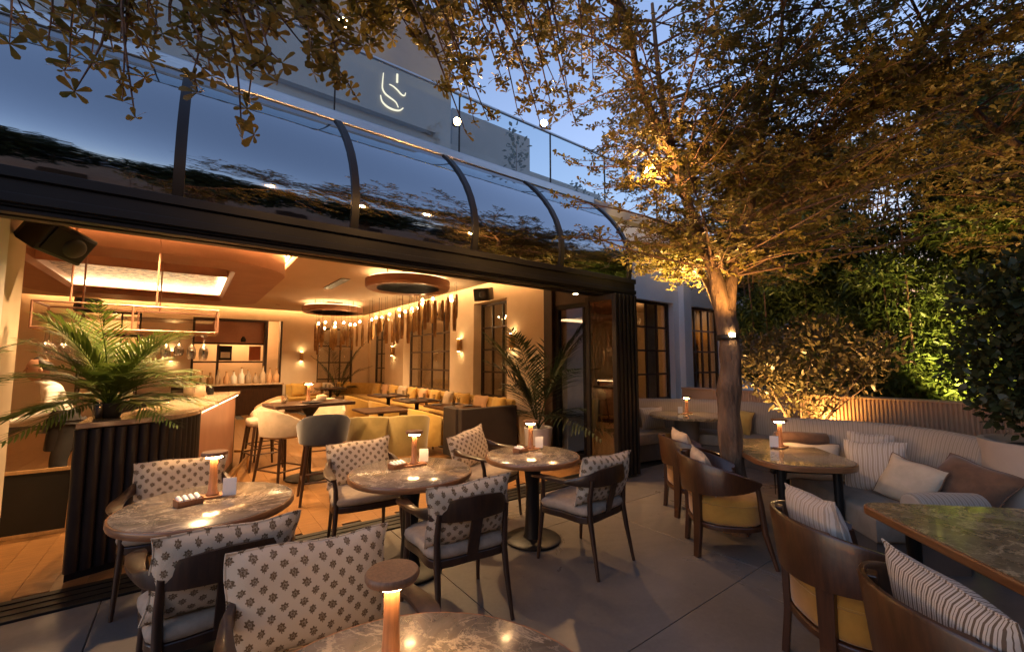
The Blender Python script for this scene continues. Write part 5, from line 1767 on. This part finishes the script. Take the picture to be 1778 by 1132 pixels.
# ---- the shade tree beside the table ------------------------------------------
tree = thing('shade_tree', 'small leaved shade tree growing between the barrel chairs, reaching over the patio', 'tree')
TR = Tree(5)
TX, TY = 4.20, 2.07
trunk = MB()
tp = smooth_path([(TX, TY, -0.05), (TX + 0.01, TY + 0.01, 0.5), (TX - 0.03, TY, 1.1), (TX + 0.0, TY - 0.02, 1.6), (TX + 0.01, TY, 1.95), (TX + 0.0, TY + 0.01, 2.12)], 4)
trunk.tube(tp, [0.112 - 0.030 * (i / (len(tp) - 1)) + (0.03 if i < 2 else 0) + 0.010 * math.sin(i * 1.9) for i in range(len(tp))], 14)
rk_ = random.Random(4)
nseg = 26
trunk = MB()
trunk.tube(smooth_path(tp, 3), [0.112 - 0.030 * (i / 60) + (0.028 * max(0, 1 - i / 7)) + 0.007 * math.sin(i * 0.7) - 0.03 * max(0, (i - (len(tp) * 3 - 9)) / 6) for i in range(len(tp) * 3 - 2)], nseg)
for vi in range(len(trunk.v)):
    x_, y_, z_ = trunk.v[vi]
    a_ = math.atan2(y_ - TY, x_ - TX)
    k_ = 1 + 0.055 * math.sin(5 * a_ + 3.1 * z_) + 0.045 * math.sin(9 * a_ - 4.7 * z_ + 1.0) + 0.05 * math.sin(7.3 * z_ + 2 * a_) + rk_.uniform(-0.025, 0.025)
    trunk.v[vi] = (TX + (x_ - TX) * k_, TY + (y_ - TY) * k_, z_)
trunk.build('trunk', m['bark'], tree, smooth=70)
top = Vector((TX, TY + 0.005, 1.82))
limbs = [
    TR.limb([top, (4.15, 2.12, 2.35), (4.10, 2.20, 2.7), (3.95, 2.35, 3.4), (3.80, 2.45, 4.3), (3.75, 2.5, 5.4)], 0.084, 0.016, 12),
    TR.limb([top, (4.27, 2.06, 2.3), (4.38, 2.05, 2.6), (4.62, 2.0, 3.1), (4.85, 1.95, 3.9), (5.0, 1.9, 5.0)], 0.076, 0.016, 12),
    TR.limb([top, (4.28, 2.34, 2.5), (4.42, 2.7, 2.75), (4.45, 3.05, 2.95)], 0.04, 0.012),
    TR.limb([(3.95, 2.35, 3.4), (4.6, 2.7, 3.9), (5.3, 2.9, 4.4)], 0.035, 0.012),
    TR.limb([(3.90, 2.4, 3.7), (3.3, 2.35, 4.2), (2.75, 2.12, 4.55), (2.0, 2.1, 4.75)], 0.04, 0.016),
    TR.limb([(4.62, 2.0, 3.1), (5.2, 1.7, 3.35), (5.8, 1.4, 3.6), (6.4, 1.2, 3.75)], 0.035, 0.012),
    TR.limb([(4.70, 1.98, 3.4), (4.9, 1.4, 3.8), (5.1, 0.8, 4.3)], 0.03, 0.012),
    TR.limb([(4.85, 1.95, 3.9), (4.3, 1.5, 4.6), (3.8, 1.3, 5.2)], 0.025, 0.010),
    TR.limb([(5.0, 1.05, 4.05), (5.4, 0.5, 4.3), (5.6, -0.3, 4.6)], 0.022, 0.010),
    TR.limb([(5.5, 1.55, 3.5), (6.2, 0.9, 4.2), (6.9, 0.3, 4.9)], 0.022, 0.010),
]
rt_ = TR.r
# crown tiers: sprays fanning out of each limb in flat layers
def fan(limb, f0, f1, count, reach, nt, tl, size, up=0.08, nr=3, nl=6):
    for k in range(count):
        f = f0 + (f1 - f0) * (k + rt_.random()) / count
        p = limb[min(int(f * (len(limb) - 1)), len(limb) - 1)]
        a = rt_.uniform(0, 2 * PI)
        ln = reach * rt_.uniform(0.55, 1.1)
        e = p + Vector((math.cos(a) * ln, math.sin(a) * ln, rt_.uniform(-0.12, 0.3) * ln + up))
        TR.spray(p, e, nt, tl, size, nr, nl)
fan(limbs[0], 0.30, 1.0, 48, 1.4, 12, 0.36, 0.058)
fan(limbs[1], 0.30, 1.0, 54, 1.5, 12, 0.36, 0.058)
fan(limbs[2], 0.35, 1.0, 20, 0.65, 11, 0.26, 0.055, up=-0.05)
fan(limbs[3], 0.2, 1.0, 30, 1.2, 12, 0.34, 0.058)
fan(limbs[4], 0.1, 0.55, 8, 0.9, 8, 0.32, 0.055)
fan(limbs[5], 0.2, 1.0, 36, 1.2, 12, 0.34, 0.058)
fan(limbs[6], 0.2, 1.0, 34, 1.2, 12, 0.34, 0.058)
fan(limbs[7], 0.2, 1.0, 24, 1.1, 12, 0.34, 0.058)

fan(limbs[8], 0.1, 1.0, 26, 1.1, 11, 0.34, 0.058)
fan(limbs[9], 0.2, 1.0, 26, 1.2, 11, 0.34, 0.058)
over = [TR.limb([(2.2, 2.15, 4.6), (1.6, 1.0, 5.0), (0.8, 0.0, 5.2), (0.0, -1.0, 5.3)], 0.03, 0.012),  # unseen boughs above the frame, added to shade the patio from the sky
        TR.limb([(3.8, 1.3, 5.2), (3.0, 0.3, 5.5), (2.2, -0.9, 5.6)], 0.03, 0.012),
        TR.limb([(5.1, 0.8, 4.3), (4.6, -0.2, 5.1), (4.0, -1.2, 5.4)], 0.03, 0.012)]
for ov in over:
    fan(ov, 0.15, 1.0, 26, 1.5, 9, 0.5, 0.085)
# the long bough that crosses above the camera and droops on the left
bough = TR.limb([(2.75, 2.12, 4.55), (2.2, 2.15, 4.55), (1.5, 2.1, 4.3), (0.85, 1.98, 3.75), (0.35, 1.88, 3.3), (-0.1, 1.9, 3.08), (-0.6, 2.2, 3.1)], 0.024, 0.007)
NEAR = [(-0.65, 2.52, 3.01), (-0.58, 2.47, 2.94), (-0.58, 2.25, 2.74), (-0.47, 2.17, 2.73), (-0.39, 2.11, 2.78), (-0.4, 2.11, 2.65), (-0.3, 2.04, 2.84), (-0.26, 2.01, 2.76), (-0.34, 2.07, 2.67), (-0.22, 2.2, 3.01), (-0.14, 1.92, 2.78), (-0.17, 1.94, 2.67), (-0.06, 1.86, 2.84), (-0.04, 1.84, 2.73), (0.02, 1.8, 2.78), (-0.02, 1.83, 2.65), (0.06, 1.77, 2.67), (0.11, 1.73, 2.78), (0.14, 1.7, 2.65), (-0.38, 2.1, 2.56), (-0.24, 1.99, 2.52), (-0.2, 1.96, 2.46), (-0.05, 1.85, 2.6), (0.07, 1.76, 2.56), (0.13, 1.93, 2.6), (0.19, 1.67, 2.78), (0.21, 1.66, 2.67), (0.25, 1.62, 2.84), (0.29, 1.59, 2.71), (0.2, 1.67, 2.6), (0.12, 1.94, 2.48)]
MID = [(0.4, 1.86, 3.06), (0.49, 1.91, 3.0), (0.47, 1.89, 2.84), (0.58, 1.97, 3.25), (0.62, 1.98, 3.13), (0.75, 2.04, 3.32), (0.89, 2.08, 3.49), (0.94, 2.09, 3.35), (1.1, 2.13, 3.52), (0.38, 1.84, 2.83), (1.18, 2.15, 3.72), (1.36, 2.17, 3.83), (1.45, 2.18, 3.72), (1.23, 2.15, 3.41), (1.36, 2.17, 3.4), (1.55, 2.18, 3.57), (1.7, 2.19, 3.98), (1.7, 2.19, 3.77), (1.6, 2.19, 3.39), (1.8, 2.19, 3.6), (1.91, 2.19, 3.95), (1.96, 2.19, 3.75), (1.85, 2.19, 3.41), (1.23, 2.15, 3.22), (1.32, 2.16, 3.15), (1.45, 2.18, 3.13), (1.7, 2.19, 3.27), (2.02, 2.19, 3.38), (2.07, 2.18, 3.58), (2.19, 2.18, 3.94), (2.18, 2.18, 3.53), (2.3, 2.17, 3.8), (2.37, 2.16, 4.25), (2.42, 2.16, 3.75), (2.61, 2.13, 4.26), (2.61, 2.14, 4.01), (2.24, 2.18, 3.39), (1.91, 2.19, 3.24), (1.27, 2.15, 2.97), (2.02, 2.18, 4.18), (2.8, 2.11, 4.49), (2.86, 2.1, 4.26), (1.55, 2.18, 3.94)]
def nearest(limb, p):
    c = [q for q in limb if q.z > p[2] + 0.05] or limb
    return min(c, key=lambda q: (q - Vector(p)).length)
n_main = len(TR.P)
for p in NEAR:
    TR.spray(nearest(bough, p), p, 3, 0.12, 0.052, 2, 6)
    TR.rosette(Vector(p), 6, 0.055)
n_near = len(TR.P)
for p in MID:
    TR.spray(nearest(bough, p), p, 9 if p[0] < 1.2 else 6, 0.13 if p[0] < 1.2 else 0.18, 0.05, 3, 6)
    TR.rosette(Vector(p), 6, 0.055)
TR.wood.build('limb', m['bark'], tree, smooth=60)
TR.twigs.build('twigs', m['twig'], tree, smooth=60)['kind'] = 'stuff'
P_, D_, N_, L_, W_a = TR.arrays()
sel = np.zeros(len(P_), bool)
sel[n_main:n_near] = True
# the 280 leaves that hang nearest the camera are pieces of their own
dist = np.linalg.norm(P_ - np.array([0, 0, 1.6]), axis=1)
cand = np.where(sel)[0]
cand = cand[np.argsort(dist[cand])][:280]
ind = np.zeros(len(P_), bool)
ind[cand] = True
V_, F_ = leaf_arrays(P_[~ind], D_[~ind], N_[~ind], L_[~ind], W_a[~ind])
np_obj('crown', V_, F_, m['leaf'], tree)
lv, lf_ = leaf_arrays(np.array([[0., 0, 0]]), np.array([[1., 0, 0]]), np.array([[0., 0, 1]]), np.array([1.0]), np.array([0.235]))
leaf_me = mesh_np('leaf', lv, lf_, m['leaf'])
for i in cand:
    d = Vector(D_[i]).normalized()
    s_ = d.cross(Vector(N_[i])).normalized()
    nn_ = s_.cross(d)
    o = bpy.data.objects.new('leaf', leaf_me)
    COL.objects.link(o)
    o.parent = tree
    M3 = Matrix((d, -s_, nn_)).transposed().to_4x4()
    o.matrix_local = Matrix.Translation(Vector(P_[i])) @ M3 @ Matrix.Scale(float(L_[i]), 4)

# lamps fixed in the tree
def tree_spot(label, loc, target, watts, size=100, fixture=True, r=0.03):
    t = thing('tree_spotlight', label, 'spotlight', loc, 0.0, 'small warm spotlights in the tree')
    v = (Vector(target) - Vector(loc)).normalized()
    q = v.to_track_quat('Z', 'Y').to_matrix().to_4x4()
    MB().lathe([(r * 0.8, -0.06), (r, -0.05), (r, 0.02), (r * 0.92, 0.02)], 14, M=q).build('housing', m['black'], t, smooth=40)
    MB().lathe([(r * 0.5, 0.018), (r * 0.98, 0.022), (r * 0.7, 0.034), (0.002, 0.038)], 14, M=q).build('lens', m['e_bulb'], t, smooth=50)
    point('tree_spot_glow', tuple(Vector(loc) + v * 0.09), watts, (1.0, 0.5, 0.15), 0.035)
    return t
ts = thing('trunk_lamp', 'lamp band glowing on the tree trunk', 'lamp', (TX - 0.0, TY, 1.83))
MB().lathe([(0.098, -0.025), (0.102, -0.02), (0.102, 0.02), (0.098, 0.025)], 20).build('band', m['black'], ts, smooth=40)
MB().box((-0.070, -0.080, 0.02), (0.045, 0.03, 0.035), R(-42)).build('lens', m['e_bulb'], ts, bevel=0.004)
spot('trunk_lamp_beam', (TX + 0.02, TY + 0.26, 1.92), (4.42, 2.75, 2.9), 240, 95, 0.9, (1.0, 0.62, 0.18), 0.03)
spot('crown_fill_light', (TX - 0.28, TY - 0.21, 1.95), (TX - 0.3, TY - 0.25, 4.5), 36, 150, 0.9, (1.0, 0.5, 0.13), 0.05)  # added spot with no fixture of its own, brightens the crown from below
tree_spot('bright spotlight among the leaves above the tower', (0.65, 2.6, 3.68), (0.4, 1.9, 3.0), 10, 130)
tree_spot('bright spotlight hanging in front of the terrace railing', (1.62, 2.9, 3.52), (1.4, 2.2, 3.3), 12, 130)
tree_spot('amber spotlight at the bough tip right of the monogram', (2.55, 2.9, 3.83), (2.2, 2.2, 3.6), 12, 130)
tree_spot('amber spotlight at the left edge of the crown', (3.40, 2.41, 3.44), (3.5, 2.2, 3.3), 18, 120)

# ---- palms ----------------------------------------------------------------------
def palm(label, loc, n, length, mat, pot=None, seed=1, rise=0.9, rz=0.0, arc=None, leafw=0.012, leafl=0.24, name='palm_plant'):
    r = random.Random(seed)
    t = thing(name, label, 'palm', loc, rz)
    z0 = 0.0
    if pot:
        rad, h, pm = pot
        MB().lathe([(rad * 0.78, 0.0), (rad * 0.82, 0.01), (rad, h - 0.01), (rad * 0.97, h), (rad * 0.9, h), (rad * 0.88, h - 0.04)], 28).build('pot', m[pm], t, smooth=40)
        MB().lathe([(rad * 0.86, h - 0.05), (0.01, h - 0.03)], 24).build('soil', m['soil'], t)
        z0 = h - 0.05
    for k in range(n):
        a = 2 * PI * k / n + r.uniform(-0.3, 0.3) if arc is None else R(r.uniform(*arc))
        ln = length * r.uniform(0.75, 1.1)
        el = r.uniform(0.25, 1.0) * rise
        d = Vector((math.cos(a), math.sin(a), 0))
        pts = []
        for j in range(9):
            f = j / 8
            pts.append(Vector((0, 0, z0)) + d * (ln * f * (0.35 + 0.65 * (1 - el * 0.5))) * (0.4 + 0.6 * f) + Vector((0, 0, ln * (el * 1.15 * f - 0.55 * f * f * (1.2 - el * 0.6)))))
        fr = MB().tube(pts, [0.008 * (1 - 0.8 * j / 8) for j in range(9)], 5).build('frond_stem', m[mat], t, smooth=60)
        P, D, N, L, Wd = [], [], [], [], []
        for j in range(26):
            f = 0.22 + 0.78 * j / 25
            i = min(int(f * 8), 7)
            q = pts[i].lerp(pts[i + 1], f * 8 - i)
            tg = (pts[i + 1] - pts[i]).normalized()
            side = tg.cross(Vector((0, 0, 1))).normalized()
            for s in (-1, 1):
                P.append(q)
                D.append(tg * 0.75 + side * s * (1.05 - 0.45 * f) + Vector((0, 0, r.uniform(-0.15, 0.22))))
                N.append(Vector((0, 0, 1)) + side * s * 0.3)
                ll = leafl * math.sin(PI * (0.12 + 0.80 * f)) * r.uniform(0.9, 1.1) * length / 0.9
                L.append(ll)
                Wd.append(leafw)
        V, F = leaf_arrays(np.array([tuple(x) for x in P]), np.array([tuple(x) for x in D]), np.array([tuple(x) for x in N]), np.array(L), np.array(Wd), 'lance')
        np_obj('frond', V, F, m[mat], t, stuff=False)
    return t
palm('bright green palm standing on the dark fluted bar', (-0.53, 4.90, 1.136), 40, 0.86, 'palm', (0.10, 0.12, 'pot_dark'), 3, 1.25, leafl=0.27, leafw=0.0085)
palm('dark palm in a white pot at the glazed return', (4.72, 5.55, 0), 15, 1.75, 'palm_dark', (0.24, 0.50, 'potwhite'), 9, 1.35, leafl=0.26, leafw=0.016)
palm('palm with bent fronds at the left picture edge', (-1.62, 3.75, 0), 8, 1.15, 'palm', (0.2, 0.80, 'potwhite'), 14, 1.2, leafl=0.2, arc=(-15, 50))
palm('small palm in the far indoor corner', (3.95, 14.9, 0.0), 9, 1.5, 'palm_dark', (0.2, 0.45, 'potwhite'), 17, 1.3)

# ---- leafy bushes -------------------------------------------------------------------
def bush_mesh(seed, blobs, nleaf, L, W, shape, outward=0.7, up=0.25):
    r = np.random.default_rng(seed)
    bl = np.array(blobs)
    vol = bl[:, 3] * bl[:, 4] * bl[:, 5]
    idx = r.choice(len(bl), nleaf, p=vol / vol.sum())
    d = r.normal(size=(nleaf, 3))
    d /= np.linalg.norm(d, axis=1, keepdims=True)
    rad = r.random(nleaf) ** 0.45
    P = bl[idx, :3] + d * rad[:, None] * bl[idx, 3:6]
    D = d * outward + r.normal(size=(nleaf, 3)) * 0.6 + np.array([0, 0, up])
    N = r.normal(size=(nleaf, 3)) * 0.6 + np.array([0, 0, 1.0])
    Ls = L * r.uniform(0.6, 1.2, nleaf)
    return leaf_arrays(P, D, N, Ls, Ls * W, shape)

def stems(mb, base, tips, r0=0.012):
    for tpt in tips:
        b, e = Vector(base), Vector(tpt)
        md = b.lerp(e, 0.5) + Vector((rnd.uniform(-.06, .06), rnd.uniform(-.06, .06), 0.05))
        P = smooth_path([b, md, e], 3)
        mb.tube(P, [r0 * (1 - 0.7 * i / (len(P) - 1)) for i in range(len(P))], 5)

# potted shrub between table and sofa
sh = thing('potted_shrub', 'lit bronze leaved shrub in a dark pot behind the table', 'shrub', (6.15, 2.12, 0))
MB().lathe([(0.18, 0.0), (0.19, 0.01), (0.24, 0.58), (0.23, 0.60), (0.20, 0.60), (0.195, 0.55)], 24).build('pot', m['pot_dark'], sh, smooth=40)
MB().lathe([(0.197, 0.55), (0.01, 0.57)], 20).build('soil', m['soil'], sh)
blobs = [(0, 0, 1.25, .40, .42, .40), (-.35, .3, 1.45, .32, .32, .34), (.25, -.45, 1.5, .36, .36, .35), (-.1, -.2, 1.85, .42, .45, .32), (.3, .35, 1.75, .34, .34, .3), (-.1, .55, 1.75, .28, .30, .28), (0.05, -.75, 1.70, .25, .28, .25)]
mb = MB()
stems(mb, (0, 0, 0.56), [(b[0], b[1], b[2]) for b in blobs] + [(0.1, -0.6, 1.3), (-0.2, 0.5, 1.3)], 0.016)
mb.build('stems', m['bark'], sh, smooth=60)
V, F = bush_mesh(21, blobs, 3600, 0.085, 0.2, 'lance', 0.5, 0.3)
np_obj('foliage', V, F, m['shrub'], sh)
# dark bush in the planter block
dbh = thing('planter_bush', 'dense dark bush growing out of the round pot', 'bush', (5.27, 0.13, 0.95))
blobs = [(0, 0, .35, .42, .50, .32), (-.05, .28, .62, .34, .34, .34), (.1, -.2, .85, .45, .5, .40), (-.05, .18, 1.15, .36, .38, .38), (.1, -.25, 1.45, .40, .45, .35)]
mb = MB()
stems(mb, (0, 0, 0.0), [(b[0], b[1], b[2]) for b in blobs], 0.018)
mb.build('stems', m['bark'], dbh, smooth=60)
V, F = bush_mesh(22, blobs, 6500, 0.075, 0.3, 'ovate', 0.5, 0.2)
np_obj('foliage', V, F, m['darkleaf'], dbh)

# hedge: tall bamboo-like plants behind the fluted wall
variants = []
for sd_ in (31, 32, 33):
    rr_ = random.Random(sd_)
    blobs = []
    for k in range(16):
        z = 0.6 + k * 0.27
        blobs.append((rr_.uniform(-.35, .35), rr_.uniform(-.65, .65), z, rr_.uniform(.35, .6), rr_.uniform(.45, .7), rr_.uniform(.3, .5)))
    variants.append(mesh_np('foliage', *bush_mesh(sd_, blobs, 30000, 0.115, 0.13, 'lance', 0.45, -0.05), m['bamboo']))
cane_mb = MB()
for k in range(9):
    x, y_ = rnd.uniform(-.25, .25), rnd.uniform(-.5, .5)
    cane_mb.tube([(x, y_, 0), (x * 1.1, y_ * 1.1, 1.6), (x * 1.5, y_ * 1.4, 3.2), (x * 2.2, y_ * 1.9, 4.6)], [0.016, 0.015, 0.012, 0.005], 6)
cane_o = cane_mb.build('canes', m['twig'], None, smooth=60)
cane_me = cane_o.data
bpy.data.objects.remove(cane_o)
HP = [(8.35, -1.9), (8.3, -0.75), (8.4, 0.35), (8.3, 1.4), (8.4, 2.4), (8.5, 3.4), (9.6, 3.9), (9.7, 0.9), (9.7, 2.9), (9.8, -0.9), (10.9, 4.3)]
HLAB = ['hedge clump at the far right behind the dark bush', 'hedge clump right of the bright garden light', 'hedge clump lit bright green by the garden light', 'hedge clump above the middle of the fluted wall',
        'hedge clump behind the bronze shrub', 'hedge clump right of the tree trunk', 'hedge clump at the corner of the white wall', 'tall clump behind the middle of the hedge', 'tall clump behind the left half of the hedge',
        'tall clump behind the right end of the hedge', 'tall clump filling the gap beside the white wall']
for i, ((x, y_), lab) in enumerate(zip(HP, HLAB)):
    h = thing('hedge_plant', lab, 'hedge', (x + 0.32, y_, 0), rnd.uniform(-0.3, 0.3) + (PI if i % 2 else 0), 'clumps of the tall hedge')
    h.scale = (1, 1, rnd.uniform(0.92, 1.08) * (1.3 if i >= 7 else 1.05))
    o = bpy.data.objects.new('foliage', variants[i % 3])
    COL.objects.link(o)
    o.parent = h
    o['kind'] = 'stuff'
    c = bpy.data.objects.new('canes', cane_me)
    COL.objects.link(c)
    c.parent = h
# terrace planting seen through the railing
for i, (x, y_) in enumerate([(4.1, 5.35), (6.4, 6.2), (7.2, 6.3)]):
    t = thing('terrace_plant', ['slender terrace plant by the railing joint', 'terrace shrub behind the right railing pane', 'terrace shrub at the crown edge'][i], 'plant', (x, y_, 4.342), 0.0, 'plants along the roof terrace')
    MB().lathe([(0.10, 0.0), (0.13, 0.26), (0.11, 0.26), (0.10, 0.22), (0.005, 0.23)], 16).build('pot', m['pot_dark'], t, smooth=40)
    V, F = bush_mesh(60 + i, [(0, 0, .48, .16, .16, .2), (0.05, 0.04, .75, .22, .22, .2), (-.08, -.03, .95, .12, .12, .15)], 110, 0.085, 0.3, 'ovate', 0.6, 0.3)
    np_obj('foliage', V, F, m['darkleaf'], t)
    MB().tube([(0, 0, 0.2), (0.01, 0, 0.5), (0.02, 0.01, 0.85)], [0.01, 0.008, 0.004], 5).build('stem', m['bark'], t)

# garden spike lights that wash the hedge, the wall and the shrub
def spike(label, loc, target, watts, size=70, color=AMBER):
    t = thing('garden_spike_light', label, 'garden light', loc, 0.0, 'garden spike lights')
    v = (Vector(target) - Vector(loc)).normalized()
    q = v.to_track_quat('Z', 'Y').to_matrix().to_4x4()
    MB().lathe([(0.025, -0.07), (0.035, -0.05), (0.035, 0.03), (0.031, 0.03)], 14, M=q).build('housing', m['black'], t, smooth=40)
    MB().lathe([(0.030, 0.026), (0.002, 0.029)], 14, M=q).build('lens', m['e_bulb'], t)
    MB().tube([(0, 0, -0.05), (0, 0, -0.30)], [0.01, 0.004], 6).build('spike', m['black'], t)
    spot('garden_beam', tuple(Vector(loc) + v * 0.05), target, watts, size, 0.9, color, 0.04)
    return t
spike('spike light in the bed under the bright green hedge', (7.76, 1.0, 1.0), (8.4, 0.75, 1.95), 260, 125, (1.0, 0.72, 0.2))
spike('spike light at the foot of the fluted wall behind the shrub', (7.25, 2.35, 0.55), (7.5, 2.15, 1.2), 40, 120, (1.0, 0.5, 0.12))
spike('spike light under the bronze shrub', (5.55, 2.25, 0.35), (6.2, 2.1, 1.6), 170, 105, (1.0, 0.55, 0.18))
spike('added unseen spike light brightening the second shade tree', (6.6, -0.3, 0.35), (6.6, -0.1, 3.5), 150, 120, (1.0, 0.5, 0.14))  # lamp added out of view to lift the second tree's crown
spike('spike light in the hedge behind the tree trunk', (7.95, 2.9, 0.62), (8.4, 3.0, 2.4), 50, 100, (1.0, 0.55, 0.18))

# trees and a house across the garden behind the camera, mirrored in the canopy
big = mesh_np('crown', *bush_mesh(77, [(0, 0, 4.5, 2.4, 2.4, 1.5), (1.3, .5, 5.6, 1.8, 1.6, 1.2), (-1.2, -.6, 5.9, 1.7, 1.8, 1.3), (0.2, 0, 6.9, 1.5, 1.5, 1.0)], 6500, 0.30, 0.3, 'ovate', 0.6, 0.2), m['darkleaf'])
bt = MB().tube([(0, 0, 0), (0.1, 0, 2), (0, 0.1, 4), (0.2, 0, 6)], [0.22, 0.17, 0.12, 0.05], 8)
bto = bt.build('trunk', m['bark'], None, smooth=60)
btm = bto.data
bpy.data.objects.remove(bto)
for i, (x, y_, s_) in enumerate([(-9, -7.5, 1.0), (-4.5, -8.5, 1.05), (0.5, -7.5, 0.92), (5, -8.5, 1.0), (9.8, -8, 0.9), (14.5, -10, 1.1), (-14, -9, 1.1)]):
    t = thing('garden_tree', 'dark garden tree, %s of the row mirrored in the canopy glass' % ORD[i], 'tree', (x, y_, 0), i * 1.3, 'trees across the garden')
    t.scale = (s_, s_, s_)
    o = bpy.data.objects.new('crown', big)
    COL.objects.link(o)
    o.parent = t
    o['kind'] = 'stuff'
    c = bpy.data.objects.new('trunk', btm)
    COL.objects.link(c)
    c.parent = t

hs = thing('garden_house', 'long tan house across the garden mirrored low in the canopy glass', 'house', (0, -19, 0))
MB().bx(-26, 30, -4, 0, 0, 5.2).build('wall', m['clay'], hs)
MB().add([(-26.4, 0.4, 5.2), (30.4, 0.4, 5.2), (30.4, -4.4, 5.2), (-26.4, -4.4, 5.2), (-25, -2, 6.8), (29, -2, 6.8)], [(0, 1, 5, 4), (1, 2, 5), (2, 3, 4, 5), (3, 0, 4), (3, 2, 1, 0)]).build('roof', m['tower'], hs)
for k in range(12):
    MB().bx(-23 + k * 4.4, -21.6 + k * 4.4, 0.0, 0.06, 1.0, 2.6).build('window', m['bronze'], hs)

# second shade tree on the right, its trunk behind the dark bush
t2 = thing('shade_tree', 'second shade tree at the right edge behind the round pot', 'tree', (0, 0, 0))
T2 = Tree(8)
rt_ = T2.r
bx_, by_ = 6.9, -0.55
T2.wood.tube(smooth_path([(bx_, by_, 0), (bx_ + .05, by_, 1.2), (bx_ - .02, by_ + .03, 2.3)], 4), [0.12 - 0.004 * i for i in range(9)], 10)
tb_ = Vector((bx_ - .02, by_ + .03, 2.25))
L2 = [T2.limb([tb_, (6.7, -0.1, 3.2), (6.4, 0.5, 4.2), (6.2, 0.9, 5.3)], 0.06, 0.015),
      T2.limb([tb_, (7.0, -1.0, 3.1), (7.0, -1.5, 4.2), (6.9, -1.8, 5.4)], 0.06, 0.015),
      T2.limb([tb_, (7.3, 0.0, 3.1), (7.8, 0.7, 3.9), (8.2, 1.4, 4.8)], 0.05, 0.015),
      T2.limb([tb_, (6.3, -0.8, 2.9), (5.8, -0.9, 3.7), (5.5, -1.0, 4.7)], 0.045, 0.015)]
TR_keep = TR
TR = T2
for l_ in L2:
    fan(l_, 0.2, 1.0, 44, 1.35, 11, 0.36, 0.062)
TR = TR_keep
T2.wood.build('trunk', m['bark'], t2, smooth=60)
T2.twigs.build('twigs', m['twig'], t2, smooth=60)['kind'] = 'stuff'
A2 = T2.arrays()
np_obj('crown', *leaf_arrays(*A2), m['leaf'], t2)
